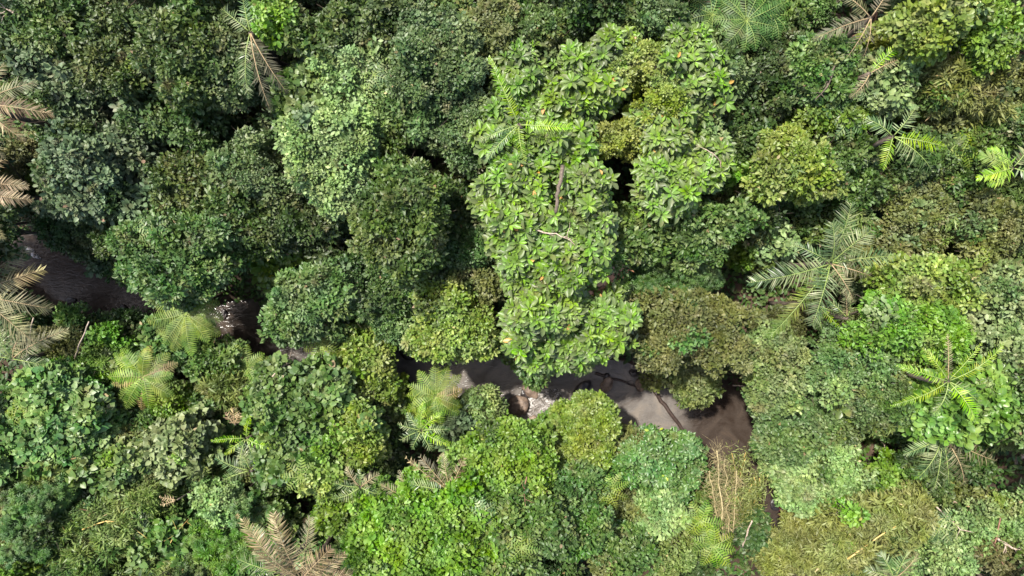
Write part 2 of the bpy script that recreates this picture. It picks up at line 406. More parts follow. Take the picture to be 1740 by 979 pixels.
def limbs(tb, base, top, P, r0, n=8):
    spine = crooked(base, top, 7, .05)
    tb.add(spine, np.linspace(r0, r0*.45, 7), 7)
    if len(P) == 0: return
    sel = rng.choice(len(P), min(n, len(P)), replace=False)
    for i in sel:
        q = P[i]; j = int(rng.integers(3, 6)); s = spine[j]
        q = q + np.array([0,0,.12]); pts = crooked(s, q, 5, .12, sag=-.1)
        tb.add(pts, np.linspace(r0*.38, r0*.08+.008, 5), 5)
        for _ in range(2):
            a = pts[3]; tb.add(crooked(a, a + rng.normal(0,.7,3)+np.array([0,0,.3]), 4, .12), np.linspace(r0*.14,.006,4), 4)

# ---------------------------------------------------------------- registry
TOPS = []
PLANTS = []          # (px, py, rx, ry, kind, label-name)
def T(px, py, rx, ry, h, kd, label, short=None, name='broadleaf_tree', cat='tree', rot=0, lobes=(), dens=1.0, thick=.5, cs=1.0, group=None, limbn=8, mat=None, bump=.16):
    """one tree or shrub: crown centre and radii in photo pixels, height in metres"""
    if thick == .5 and (px > 1280 or (px < 480 and py > 640)) and rx > 30: thick, bump = .34, .26      # low scrambling growth on the open slopes
    K = KIND[kd]; x, y, g, zt = place(px, py, h)
    sc = K75*(CAM_H-zt)
    root = empty(name, (x, y, g - .15)); tag(root, label, cat, group)
    lv = Leaves(); Ps = []
    for (a, b, c, d, dz) in ((px, py, rx, ry, 0),)+tuple(lobes):
        s2 = K75*(CAM_H-(zt+dz)); xx, yy = (a-870)*s2, (489.5-b)*s2
        if bump < .1 or min(c, d) < 24:
            Ps.append(crown_leaves(lv, K, xx, yy, zt+dz, c*s2*.93, d*s2*.93, math.radians(rot), thick, dens=dens, cscale=cs, bump=bump))
        else:
            Ps.append(crown_leaves(lv, K, xx, yy, zt+dz-.25, c*s2*.74, d*s2*.74, math.radians(rot), thick, dens=dens, cscale=cs, bump=bump))
            nb = 11 if min(c, d) > 38 else 6; a0 = rng.uniform(0, 6.28)
            for q in range(nb):
                aa = a0 + 6.283*q/nb + rng.normal(0,.3); fr_ = rng.uniform(.45,1.05); rr_ = rng.uniform(.14,.44)
                Ps.append(crown_leaves(lv, K, xx+math.cos(aa)*c*s2*fr_, yy+math.sin(aa)*d*s2*fr_, zt+dz+rng.uniform(-1.7,.5)-.3*fr_, c*s2*rr_, d*s2*rr_,
                          0, .8, dens=dens*.9, cscale=cs*.85, bump=bump, low=-.1, vo=rng.normal(0,.16)))
        PLANTS.append((a, b, c, d, kd, short, label)); TOPS.append((a, b, c, d, zt+dz, thick*.5*(c+d)*s2))
    P = np.concatenate(Ps)
    if len(P) == 0: bpy.data.objects.remove(root); return None
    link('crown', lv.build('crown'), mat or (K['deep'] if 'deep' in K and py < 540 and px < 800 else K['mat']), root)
    tb = Tubes(); ht = zt - g; rm = .5*(rx+ry)*sc
    bx, by, bz = footing(x, y)
    limbs(tb, (bx, by, bz-.15), (x, y, g+ht*.72), P, .05+.035*rm, limbn*(2 if rm > 1 else 1))
    link('trunk', tb.build('trunk'), M_palebark if kd == 'big' else M_bark, root)
    return root

def shrub(*a, **k):
    k.setdefault('name', 'shrub'); k.setdefault('cat', 'shrub'); k.setdefault('thick', .7); k.setdefault('limbn', 5)
    return T(*a, **k)

def frond_mesh(origin, az, L, e0, e1, ll, kind_, spacing=.105, lw=.06, hang=.35, vee=.25, start=.12, twist=0.0, fern=False, gap=0.0, curl=0.0):
    """one feather frond: rachis arching from elevation e0 to e1, leaflets both sides"""
    n = 14; t = np.linspace(0,1,n); el = np.radians(e0 + (e1-e0)*t**1.2); step = L/(n-1)
    if not curl: curl = rng.normal(0, .22)
    azs = az + curl*t
    dirs = np.stack([np.cos(azs)*np.cos(el), np.sin(azs)*np.cos(el), np.sin(el)], 1)
    p = np.array(origin) + np.concatenate([[np.zeros(3)], np.cumsum(dirs[:-1]*step, 0)])
    m = int(L*(1-start)/spacing); s = np.linspace(start, .99, m)
    if gap: s = s[rng.random(len(s)) > gap]; m = len(s)
    q = np.stack([np.interp(s, t, p[:,i]) for i in range(3)], 1)
    d = nrm(np.stack([np.interp(s, t, dirs[:,i]) for i in range(3)], 1))
    side = nrm(np.cross(d, np.array([0,0,1.0]))); up = np.cross(side, d)
    if twist:
        side, up = side*math.cos(twist)+up*math.sin(twist), up*math.cos(twist)-side*math.sin(twist)
    prof = np.sin(np.pi*np.clip(.13+s*.84,0,1))**(.55) if not fern else np.sin(np.pi*np.clip(.10+s*.86,0,1))**.8
    fwd = .30+.75*s+rng.normal(0,.10,m) if not fern else .18+.45*s
    lv = Leaves()
    for sg in (-1, 1):
        jz = rng.normal(0, .24 if not fern else .03, m)
        ax = nrm(side*sg + d*fwd[:,None] + up*(vee+jz)[:,None] - np.array([0,0,1])*(hang*rng.uniform(.6,1.3,m))[:,None])
        nn = nrm(up - side*sg*.25 + rng.normal(0,.15 if not fern else .05,(m,3)))
        v = np.clip(.15+.25*np.sin(s*rng.uniform(4,9)+rng.uniform(0,6))+.65*rng.random(m), 0, .97)
        LL = ll*prof*rng.uniform(.78,1.12,m)*np.where(rng.random(m) < (.06 if not fern else 0), .35, 1)
        lv.add('blade', q, ax, nn, LL, np.full(m, lw), v)
    me = lv.build('frond')
    tb = Tubes(); tb.add(p, np.linspace(.035 if not fern else .02, .006, n), 5)
    # join the rachis into the frond mesh
    ov = len(me.vertices); co = np.zeros(ov*3, np.float32); me.vertices.foreach_get('co', co)
    return me, tb

def frond(parent, origin, az, L, e0, e1, ll, kd, **kw):
    me, tb = frond_mesh(origin, math.radians(az), L, e0, e1, ll, kd, **kw)
    f = link('frond', me, KIND[kd]['mat'], parent)
    r = link('rachis', tb.build('rachis'), M_frondstem[kd if kd in M_frondstem else 'x'], None)
    r.data.transform(__import__('mathutils').Matrix.Translation(-Vector(parent.location)))
    r.parent = f
    return f
M_stemg = noise_mat('green_stem', [(0.3,(.10,.16,.03)),(0.7,(.26,.32,.09))], 8, .5, .1)
M_stemb = noise_mat('brown_stem', [(0.3,(.16,.11,.05)),(0.7,(.36,.27,.15))], 8, .7, .1)
M_frondstem = {'x': M_stemg, 'palmshade': M_stemb, 'palmdead': M_stemb, 'palmdull': M_stemb, 'rustfern': M_stemb, 'palmgreen': M_stemg}

def canopy_z(px, py):
    """height of the leaf surface seen at a photo pixel"""
    best = place(px, py, 1.5)[3]
    for a, b, c, d, zt, rz in TOPS:
        q = ((px-a)/c)**2+((py-b)/d)**2
        if q < .95: best = max(best, zt - rz + rz*math.sqrt(1-q*.8))
    return best

def palm(px, py, h, label, fr, short=None, name='palm', tr=.13, rpx=60, grow=1.0, **kw):
    """fr: (azimuth deg in the photo, length m, e0, e1, kind[, extra])"""
    x, y, g, zt = place(px, py, h)
    root = empty(name, (x, y, g-.15)); tag(root, label, 'palm')
    bx, by, bz = footing(x, y)
    tb = Tubes(); tb.add(crooked((bx,by,bz-.15), (x,y,zt-.1), 8, .02), np.linspace(tr*1.3, tr, 8), 9)
    link('trunk', tb.build('trunk'), M_bark, root)
    for f in fr:
        az, L, e0, e1, kd = f[:5]; ex = dict(kw); ex.update(f[5] if len(f) > 5 else {})
        ll = ex.pop('ll', .62)
        frond(root, (x+.08*math.cos(math.radians(az)), y+.08*math.sin(math.radians(az)), zt), az, L*grow, e0, e1, ll*grow, kd, **ex)
    PLANTS.append((px, py, rpx, rpx, 'palm', short, label))
    return root

def treefern(px, py, rpx, h, label, kd='fern', n=13, short=None, mixed=None, az0=None, span=360, e0=24, e1=-28, pin=.46):
    x, y, g, zt = place(px, py, h)
    root = empty('tree_fern', (x, y, g-.15)); tag(root, label, 'fern')
    bx, by, bz = footing(x, y)
    tb = Tubes(); tb.add(crooked((bx,by,bz-.15), (x,y,zt), 6, .02), np.linspace(.11,.08,6), 8)
    link('trunk', tb.build('trunk'), M_bark, root)
    L = rpx*K75*(CAM_H-zt)*1.12; a0 = rng.uniform(0,360) if az0 is None else az0
    for k in range(n):
        kk = mixed[k % len(mixed)] if mixed else kd
        frond(root, (x,y,zt), a0 + span*k/n + rng.normal(0,5), L*rng.uniform(.85,1.1), e0+rng.normal(0,7), e1+rng.normal(0,8),
              L*pin*.62, kk, spacing=.125, lw=.10, hang=.14, vee=.06, start=.10, fern=True)
    PLANTS.append((px, py, rpx*.8, rpx*.8, 'fern', short, label))
    return root

# ================================================================ the setting
import bmesh
def axis_pts(a, step, far):
    c = list(np.arange(-a, a+1e-6, step)); s = step; x = a
    out = []
    while x < far:
        s *= 1.35; x += s; out.append(x)
    return np.array([-q for q in out[::-1]] + c + out)
gx = axis_pts(46, .42, 700); gy = axis_pts(34, .42, 700)
XX, YY = np.meshgrid(gx, gy)
ZZ = ground_z(XX, YY) + .10*np.sin(XX*3.1+np.sin(YY*2.7))*np.cos(YY*3.7)*(np.abs(XX)<46)
ZZ = np.where((np.abs(XX) > 46) | (np.abs(YY) > 34), np.maximum(ZZ, np.minimum(8, ZZ)), ZZ)
nx, ny = len(gx), len(gy)
me = bpy.data.meshes.new('ground')
me.vertices.add(nx*ny); me.vertices.foreach_set('co', np.stack([XX,YY,ZZ], -1).astype(np.float32).ravel())
i = np.arange(nx-1)[None,:] + nx*np.arange(ny-1)[:,None]
q = np.stack([i, i+1, i+1+nx, i+nx], -1).reshape(-1)
me.loops.add(len(q)); me.loops.foreach_set('vertex_index', q.astype(np.int32))
me.polygons.add(len(q)//4); me.polygons.foreach_set('loop_start', (np.arange(len(q)//4)*4).astype(np.int32))
me.polygons.foreach_set('use_smooth', np.ones(len(q)//4, bool)); me.update(calc_edges=True)
tag(link('ground', me, M_soil), kind='structure')

# river water: a sheet following the course, edges buried in the banks
def water_mat():
    m, n, l = new_mat('river_water'); b = n['Principled BSDF']
    tc = n.new('ShaderNodeTexCoord')
    no = n.new('ShaderNodeTexNoise'); no.inputs['Scale'].default_value = .5; no.inputs['Detail'].default_value = 7; no.inputs['Distortion'].default_value = 1.4
    l.new(tc.outputs['Object'], no.inputs['Vector'])
    r = ramp(n, [(.34,(.080,.067,.058)),(.52,(.125,.113,.103)),(.70,(.165,.142,.120))])
    l.new(no.outputs[0], r.inputs[0])
    # shade over the pool and the upstream reach is painted into the water colour
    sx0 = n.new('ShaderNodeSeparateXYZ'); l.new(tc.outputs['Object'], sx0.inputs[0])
    pool_shade = n.new('ShaderNodeMapRange'); pool_shade.inputs[1].default_value = 11.6; pool_shade.inputs[2].default_value = 13.6; l.new(sx0.outputs[0], pool_shade.inputs[0])
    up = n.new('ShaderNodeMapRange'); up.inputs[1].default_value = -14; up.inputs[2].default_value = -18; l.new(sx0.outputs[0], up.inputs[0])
    ad = n.new('ShaderNodeMath'); ad.operation = 'ADD'; ad.use_clamp = True; l.new(pool_shade.outputs[0], ad.inputs[0]); l.new(up.outputs[0], ad.inputs[1])
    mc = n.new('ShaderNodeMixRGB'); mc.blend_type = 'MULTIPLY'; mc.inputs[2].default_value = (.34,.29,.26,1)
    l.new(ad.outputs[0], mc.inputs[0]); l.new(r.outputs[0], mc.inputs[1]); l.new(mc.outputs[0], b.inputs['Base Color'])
    b.inputs['Roughness'].default_value = .13; b.inputs['Specular IOR Level'].default_value = .2
    n1 = n.new('ShaderNodeTexNoise'); n1.inputs['Scale'].default_value = 3.2; n1.inputs['Detail'].default_value = 6; n1.inputs['Distortion'].default_value = 1.2
    mp = n.new('ShaderNodeMapping'); mp.inputs['Scale'].default_value = (.7,1.5,1); mp.inputs['Rotation'].default_value = (0,0,.35)
    l.new(tc.outputs['Object'], mp.inputs[0]); l.new(mp.outputs[0], n1.inputs['Vector'])
    # stronger ripples over the shallow reach upstream (left)
    sx = n.new('ShaderNodeSeparateXYZ'); l.new(tc.outputs['Object'], sx.inputs[0])
    mr = n.new('ShaderNodeMapRange'); mr.inputs[1].default_value = -22; mr.inputs[2].default_value = -8
    mr.inputs[3].default_value = .22; mr.inputs[4].default_value = .34; l.new(sx.outputs[0], mr.inputs[0])
    bp = n.new('ShaderNodeBump'); bp.inputs['Distance'].default_value = .16
    l.new(mr.outputs[0], bp.inputs['Strength']); l.new(n1.outputs[0], bp.inputs['Height']); l.new(bp.outputs[0], b.inputs['Normal'])
    return m
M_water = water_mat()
vv = []; ff = []; nc = 12
tt = np.linspace(0, len(RX)-1, 160); ii = np.arange(len(RX))
cxs = np.interp(tt, ii, RX); cys = np.interp(tt, ii, RY); cws = np.interp(tt, ii, RW)+2.2
tx = np.gradient(cxs); ty = np.gradient(cys)
for _ in range(6):
    tx[1:-1] = (tx[:-2]+tx[1:-1]*2+tx[2:])/4; ty[1:-1] = (ty[:-2]+ty[1:-1]*2+ty[2:])/4
ln = np.hypot(tx, ty); nxv = -ty/ln; nyv = tx/ln
for a in range(160):
    for b in range(nc+1):
        s = (b/nc*2-1)*cws[a]; vv.append((cxs[a]+nxv[a]*s, cys[a]+nyv[a]*s, 0))
for a in range(159):
    for b in range(nc):
        p = a*(nc+1)+b; ff.append((p, p+nc+1, p+nc+2, p+1))
me = bpy.data.meshes.new('river'); me.from_pydata(vv, [], ff); me.update()
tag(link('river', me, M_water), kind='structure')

# white water: lumpy foam sheets
def foam_mat():
    m, n, l = new_mat('foam'); b = n['Principled BSDF']
    tc = n.new('ShaderNodeTexCoord'); no = n.new('ShaderNodeTexNoise'); no.inputs['Scale'].default_value = 1.9; no.inputs['Detail'].default_value = 10
    no.inputs['Roughness'].default_value = .7; no.inputs['Distortion'].default_value = 1.5
    l.new(tc.outputs['Object'], no.inputs[0])
    r = ramp(n, [(.34,(.12,.10,.085)),(.50,(.24,.215,.195)),(.70,(.58,.57,.56))]); l.new(no.outputs[0], r.inputs[0])
    l.new(r.outputs[0], b.inputs['Base Color']); b.inputs['Roughness'].default_value = .45
    bp = n.new('ShaderNodeBump'); bp.inputs['Distance'].default_value = .08; bp.inputs['Strength'].default_value = .5
    l.new(no.outputs[0], bp.inputs['Height']); l.new(bp.outputs[0], b.inputs['Normal'])
    # foam only where the noise is high; clear holes show the water
    al = ramp(n, [(.33,(0,0,0)),(.60,(1,1,1))]); l.new(no.outputs[0], al.inputs[0]); l.new(al.outputs[0], b.inputs['Alpha'])
    return m
M_foam = foam_mat()
def foam(pts, z0=.05):
    xy = [W(a,b,0) for a,b in pts]; cx = sum(p[0] for p in xy)/len(xy); cy = sum(p[1] for p in xy)/len(xy)
    v = [(cx,cy,z0+.12)]; f = []; rings = 7; n = len(xy)*4
    for r in range(1, rings+1):
        for k in range(n):
            t = k/4; i0 = int(t)%len(xy); i1 = (i0+1)%len(xy); u = t-int(t)
            ex = xy[i0][0]*(1-u)+xy[i1][0]*u; ey = xy[i0][1]*(1-u)+xy[i1][1]*u; q = r/rings
            x = cx+(ex-cx)*q; y = cy+(ey-cy)*q
            v.append((x,y,z0+.12*(1-q*q)*(1+.8*math.sin(x*6)*math.cos(y*7))-(.12 if r==rings else 0)))
    for k in range(n): f.append((0,1+k,1+(k+1)%n))
    for r in range(rings-1):
        for k in range(n):
            a = 1+r*n; f.append((a+k, a+n+k, a+n+(k+1)%n, a+(k+1)%n))
    me = bpy.data.meshes.new('white_water'); me.from_pydata(v,[],f)
    me.polygons.foreach_set('use_smooth',[True]*len(f)); me.update()
    return tag(link('white_water', me, M_foam), kind='stuff')
tag(foam([(890,692),(898,674),(918,662),(948,660),(958,680),(940,706),(915,714),(896,708)],.2), 'white foaming water tumbling past the rocks in mid river')
tag(foam([(40,416),(52,418),(66,432),(72,442),(58,440),(44,430)]), 'thin white rapid at the left end of the river')

def rock(px, py, r, z, label, mat, sx=1.2, sy=.9, sz=.6, seed=0, group=None):
    bm = bmesh.new(); bmesh.ops.create_icosphere(bm, subdivisions=4, radius=1)
    for v in bm.verts:
        p = v.co.copy(); q = p + Vector((seed*7.3, seed*3.1, 0))
        k = 1 + .34*noise.noise(q*.9) + .16*noise.noise(q*2.3) + .06*noise.noise(q*6)
        v.co = Vector((p.x*sx, p.y*sy, p.z*sz))*k*r
    bmesh.ops.rotate(bm, verts=bm.verts, cent=(0,0,0), matrix=__import__('mathutils').Matrix.Rotation(seed*1.3, 3, 'Z'))
    me = bpy.data.meshes.new('rock'); bm.to_mesh(me); bm.free(); me.polygons.foreach_set('use_smooth',[True]*len(me.polygons))
    o = link('rock', me, mat); x, y = W(px, py, z); o.location = (x, y, z); return tag(o, label, 'rock', group)
RK = 'rocks standing in the river'
for a in [
 (882,690,.75,.28,'pale brown boulder at the upper end of the white water',M_rock,1,.9,.7,1),
 (902,664,.55,.12,'brown rock at the top edge of the white water',M_rock,1.2,.8,.6,2),
 (868,704,.62,.12,'flat brown rock left of the white water',M_rock,1.5,.8,.35,3),
 (893,668,.34,.10,'small dark rock under the bushes above the white water',M_darkrock,1,1,.6,4),
 (930,716,.75,.12,'wet brown ledge below the white water',M_darkrock,1.7,.7,.4,5),
 (905,722,.55,.15,'brown rock on the lower bank by the white water',M_rock,1.2,.9,.5,6),
 (960,708,.60,.15,'dark rock between white water and the round crown',M_darkrock,1.4,.8,.5,7),
 (988,664,.62,.25,'black boulder behind the round crown',M_darkrock,1.4,.8,.6,8),
 (1031,655,.46,.20,'pale brown rock carrying driftwood in mid river',M_rock,.9,1.3,.6,9),
 (1030,640,.26,.12,'small rock above the driftwood rock',M_darkrock,1,.8,.6,10),
 (1088,655,.42,.15,'brown rock where the log meets the upper bank',M_rock,1.2,.8,.5,11),
 (1078,634,.3,.1,'dark rock at the upper bank behind driftwood',M_darkrock,1.3,.8,.5,12),
 (664,608,.5,.15,'brown rock at the upper bank left of the tree fern',M_rock,1.5,.7,.5,13),
 (690,603,.42,.2,'dark rock right of the brown bank rock',M_darkrock,1.4,.7,.5,14),
 (655,625,.4,.1,'low rock below the brown bank rock',M_rock,1.3,.8,.4,15),
 (212,528,.35,.08,'dark stone in the shallow left reach',M_darkrock,1.3,.8,.4,16),
 (120,511,.28,.06,'small stone on the lower edge of the left reach',M_darkrock,1.3,.8,.4,17),
 (380,535,.30,.06,'dark stone right of the large tree fern',M_darkrock,1.2,.8,.4,18),
 (1321,858,.45,.1,'dark stone under the red leaved plant',M_darkrock,1.2,1,.5,19),
]: rock(*a, group=RK)

# gravelly earth shelf on the lower bank by the rapids
def log(pts, r0, r1, label, mat, name='fallen_log', cat='log', k=8, stubs=0, group=None, on=None):
    """pts: (px, py, z)"""
    if on is not None:      # lying on the foliage
        zm = max(p[2] for p in pts); zc = [canopy_z(a, b) for a, b, z in pts]; top = max(zc)
        pts = [(a, b, max(q, top-1.2)+on+.3*(z-zm)) for (a, b, z), q in zip(pts, zc)]
    P = np.array([(*W(a,b,z), z) for a,b,z in pts]); n = 10
    t = np.linspace(0, len(P)-1, n); Q = np.stack([np.interp(t, range(len(P)), P[:,i]) for i in range(3)], 1)
    Q[1:-1] += rng.normal(0, r0*.35, (n-2,3))
    tb = Tubes(); tb.add(Q, np.linspace(r0, r1, n), k)
    for _ in range(stubs):
        j = int(rng.integers(3,n-1)); d = rng.normal(0,1,3); d[2] = abs(d[2])*.4; d = d/np.linalg.norm(d)
        L = rng.uniform(.3,.9); tb.add(crooked(Q[j], Q[j]+d*L, 4, .12), np.linspace(r0*.4,.006,4), 5)
    return tag(link(name, tb.build(name), mat), label, cat, group)
log([(1112,664,.1),(1130,690,.12),(1152,718,.12),(1182,750,.2)], .16,.13,'long straight dark log lying across the river',M_wetwood)
log([(1012,634,.12),(1040,644,.2),(1064,650,.2),(1086,660,.15)], .12,.05,'crooked dark driftwood caught on the mid river rock',M_wetwood,stubs=3)
log([(945,628,.1),(960,632,.15),(985,626,.1)], .10,.04,'dark driftwood at the upper bank under the big leaved tree',M_wetwood,stubs=4)
log([(1245,655,2.0),(1285,657,2.4)], .05,.03,'short pale stick over the dark pool',M_palebark,'stick','stick')

# leaf litter and low leafy plants over the whole floor: uncountable
def ground_cover():
    lv = Leaves(); K = KIND['floor']; n = 150000
    x = rng.uniform(-44, 44, n); y = rng.uniform(-29, 29, n)
    d = river_sd(x, y); k = d > -.05 + .5*rng.random(n)
    x, y, d = x[k], y[k], d[k]
    bump_ = np.clip(.5+.5*nz(x*2.3, y*2.3), 0, 1)
    z = ground_z(x, y) + rng.random(len(x))**1.3*(.25+.9*bump_)*np.clip(d/1.5,.15,1)
    pos = np.stack([x,y,z],1); m = len(x)
    ax = rng.normal(size=(m,3)); ax[:,2] = rng.normal(-.1,.3,m); nn = rng.normal(0,.45,(m,3)); nn[:,2] += 1
    sc = rng.uniform(.6,1.5,m)
    lv.add('oval', pos, ax, nn, K['L']*sc, K['W']*sc, np.clip(.5*bump_+.5*rng.random(m)-.1, 0, .985))
    tag(link('ground_cover', lv.build('ground_cover'), K['mat']), 'low leafy ground cover on the shaded forest floor', kind='stuff')
ground_cover()

# ================================================================ trees, shrubs, palms (px, py, rx, ry in photo pixels; height in metres)
# ---- upper left quarter
T(75,35,62,48,8,'mid','mid green crown at the top left corner with brown twigs inside', rot=20, lobes=[(40,10,40,30,.3)])
T(168,105,52,42,9,'mid','green crown with a bare brown middle, second from the top left corner','bare-middled crown', rot=-20)
T(35,70,42,62,7.5,'grey','large grey green vine leafed crown on the left edge near the top','grey left-edge crown', lobes=[(85,135,48,45,-.6),(120,175,40,30,-1.2)])
T(285,70,62,60,10.5,'mid','tall light flecked crown left of the hanging dark palm','light flecked crown', lobes=[(310,135,50,38,-.8)])
T(385,75,45,68,9.5,'fine','greyish fine leafed crown touching the dark hanging palm', lobes=[(390,140,40,30,-.8)])
T(195,30,38,32,8,'mid','small green crown at the top edge beside a dark gap')
T(150,160,42,30,6,'dark','low dark crown between two grey crowns at upper left')
T(270,190,60,38,7.5,'dark','dark flat crown below the light flecked crown', lobes=[(330,215,45,32,-.2)])
T(115,265,50,52,9,'sage','blue green soft leaved crown with pale edges on the left','blue green left crown', mat=KIND['grey']['mat'], lobes=[(110,330,42,36,-1),(150,310,38,45,-.6)])
T(205,245,52,48,7,'grey','dull grey green crown of drooping leaves near upper left','drooping grey crown', lobes=[(165,215,35,30,-.4)])
T(325,300,52,46,8,'mid','mid green crown with yellow tips left of a grey fine crown', lobes=[(290,340,40,30,-.6)])
T(410,285,52,58,8.5,'fine','grey dark fine leafed crown left of the pale sage crown','grey fine crown', mat=None)
T(240,350,50,36,7,'grey','dusky crown of rounded leaves above the river tree', cs=.9)
T(285,425,82,66,9.5,'mid','broad round river tree above the large tree fern','broad river tree', lobes=[(250,465,48,36,-1.3),(340,440,50,40,-.5)], thick=.55)
T(390,360,56,48,8.5,'mid','green crown right of and above the broad river tree', lobes=[(420,400,45,34,-.6)])
shrub(100,392,42,36,4,'dark','dark bush on the upper bank at the left end of the river')
shrub(165,425,46,28,3,'dark','dark overhanging bush above the left reach of the river', lobes=[(215,455,28,20,-.3)])
shrub(30,262,30,34,5,'brown','rusty brown bush on the left edge between two withered palms','rusty left bush')
shrub(45,300,26,20,4,'yellow','small yellowing bush beside the rusty bush on the left edge')
T(455,15,38,40,10,'bright','bright light green crown at the top edge above the hanging palm','bright top crown')
T(335,6,34,16,8,'yellow','yellow green crown cut by the top edge, left of the bright one')
T(490,35,34,42,8,'brown','brown twiggy crown right of the bright top crown')
T(545,55,46,44,9,'mid','green crown of round leaves at the top, right of the twiggy one', lobes=[(570,25,35,28,0)])
T(600,45,38,40,8.5,'fine','fine leafed crown near the top between two green crowns')
T(658,28,46,40,9.5,'mid','medium green crown cut by the top edge left of the smooth one')
T(522,140,50,48,8,'heart','crown draped in heart leaved vine right of the hanging palm','vine draped crown', lobes=[(490,175,30,32,-.8)])
T(600,115,50,48,8.8,'pale','pale flecked crown with twigs above the pale sage crown', lobes=[(640,150,34,34,-.4)])
T(740,85,72,72,10.5,'fine','large smooth fine leafed crown at the upper middle','smooth fine crown', thick=.5, lobes=[(700,130,45,40,-.4)])
T(832,52,44,56,9,'olive','olive crown with brown twigs left of the big leaved tree', lobes=[(850,20,35,25,0)])
T(900,45,48,42,8.5,'fine','grey fine crown above the big leaved tree', lobes=[(910,85,38,28,-.5)])
T(705,175,58,48,9,'pale','soft grey green crown right of the pale sage crown', mat=KIND['fine']['mat'])
T(775,190,58,56,9.5,'fine','rounded green crown above a dark gap left of the big leaved tree', lobes=[(790,245,40,44,-.9)])
T(838,215,34,42,9.5,'pale','pale little crown touching the left side of the big leaved tree')
T(555,235,80,56,10.5,'pale','broad pale sage crown left of centre','pale sage crown', lobes=[(560,300,50,50,-.6),(515,270,38,50,-.4),(610,200,40,32,-.2)], thick=.5)
T(675,215,42,44,8.5,'olive','olive flecked crown right of the pale sage crown', mat=KIND['mid']['mat'])
T(640,265,22,22,6,'brown','small brown twiggy crown between sage crown and dark gap')
shrub(765,315,44,34,5.5,'olive','shaded olive bush below the dark gap left of the big leaved tree')
T(468,205,30,34,7,'dark','dark crown squeezed between vine draped and sage crowns')
T(672,355,76,62,11,'mid','dense bright green crown at left centre with dead leaves in its middle','dense centre crown', mat=KIND['mid']['mat'], lobes=[(700,310,48,38,.2),(690,420,52,44,-.8),(640,400,42,34,-.6)], thick=.55, dens=1.15)
T(492,365,56,48,7.5,'dark','dark crown below the pale sage crown','dark crown under sage', lobes=[(545,375,34,34,.2),(460,330,32,30,.2)])
T(555,425,36,40,6,'dark','dark small crown left of the dense centre crown')
shrub(474,438,42,42,5,'broad','bush of bright separate leaves above the dark olive crown','bright leaved bush', cs=.9)
T(522,515,66,60,8,'mid','dark olive crown with pale tips by the river left of centre','olive river crown', mat=KIND['fine']['mat'], lobes=[(478,555,38,34,-1.2),(555,490,42,45,.1)])
T(645,490,56,48,7,'dark','shaded dark crown below the dense centre crown', lobes=[(610,455,34,30,-.2)])
T(665,548,42,42,6,'fine','dull green crown left of the yellow green river crown')
T(772,555,62,52,8.5,'yellow','yellow green lumpy crown over the river left of the big leaved tree','yellow river crown', lobes=[(745,500,40,34,-.2),(800,580,40,32,-.6),(730,575,36,34,-.5)])
T(785,420,54,48,7,'olive','dark olive crown between dense centre crown and big leaved tree', mat=KIND['dark']['mat'])
T(790,350,44,44,6.5,'dark','dark crown close to the left side of the big leaved tree')
T(828,480,28,34,6.5,'olive','small olive crown against the lower left of the big leaved tree')
T(880,570,32,42,3.8,'dark','dark green leaning tree under the lower end of the big leaved tree','dark leaning tree', lobes=[(900,618,26,28,-.5),(912,644,18,18,-.8)], mat=KIND['mid']['mat'])
# ---- the big leaved tree
big = T(945,150,62,58,9.6,'big','very large tree with rosettes of big glossy leaves in the middle','big leaved tree',
  lobes=[(880,110,40,36,-.3),(1010,120,44,44,.2),(875,185,44,40,-.2),(890,260,60,48,.4),(965,235,52,50,.5),(880,335,56,56,.3),(965,335,66,58,.6),(900,420,56,54,.1),
         (975,415,62,50,.2),(925,490,62,52,-.2),(920,560,42,44,-1.6),(985,560,62,50,-1.6),(1045,545,36,46,-1.8),(960,600,58,30,-2.6),(1165,60,34,24,-.2),(1175,110,40,40,.1),(1205,150,34,46,0),
         (1130,215,44,40,0),(1135,310,46,44,-.4),(1205,275,36,44,-.3),(1140,340,34,22,-.8),(1050,90,40,34,.1)], bump=.28, thick=.45, limbn=16, dens=1)
def creeper(px,py,rx,ry,h,label,kd='creep',**k): return T(px,py,rx,ry,h,kd,label,name='creeper',cat='vine',dens=.8,cs=.9,limbn=2,**k)
creeper(1090,90,32,36,9.8,'yellow green creeper over the top right of the big leaved tree', lobes=[(1120,130,32,26,0),(1140,170,34,20,0),(1060,125,20,22,-.2)])
creeper(1065,220,38,26,9.8,'sprawling yellow green creeper in the middle of the big leaved tree', lobes=[(1100,195,28,20,.1),(1035,240,24,20,-.2),(1080,250,22,14,-.5)])
T(1150,262,44,32,8,'fine','dull crown seen through the right arm of the big leaved tree', mat=None)
T(970,170,46,40,9.4,'fine','fine grey crown showing between big leaf rosettes')
T(905,140,40,30,9,'fine','fine leafed crown showing at the upper left among big rosettes')
log([(956,282,13.4),(949,320,13.7),(944,362,13.2)], .11,.085,'bare snapped brown trunk standing out of the big leaved tree',M_bark,'dead_snag','dead tree',on=.9)
def twig(pts, label, mat=None, r=.045, stubs=5, name='bare_branch', group=None):
    return log(pts, r, r*.4, label, mat or M_palebark, name, 'branch', 6, stubs, group, on=.45)
twig([(885,378,13.9),(915,393,13.9),(945,397,14),(972,410,13.6)], 'pale bare branch lying across the lower big leaved tree', r=.06)
twig([(1240,300,13),(1215,262,13.6),(1190,250,13.4)], 'grey curved branch in the right arm of the big leaved tree')
# dead leaf patch
shrub(1032,462,30,30,8,'litter','patch of withered pink brown leaves beside the big leaved tree', cs=1.3, dens=.22, lobes=[(1000,500,20,16,0)])
T(1035,440,36,48,8,'olive','olive crown with withered leaves right of the big leaved tree', mat=KIND['mid']['mat'])
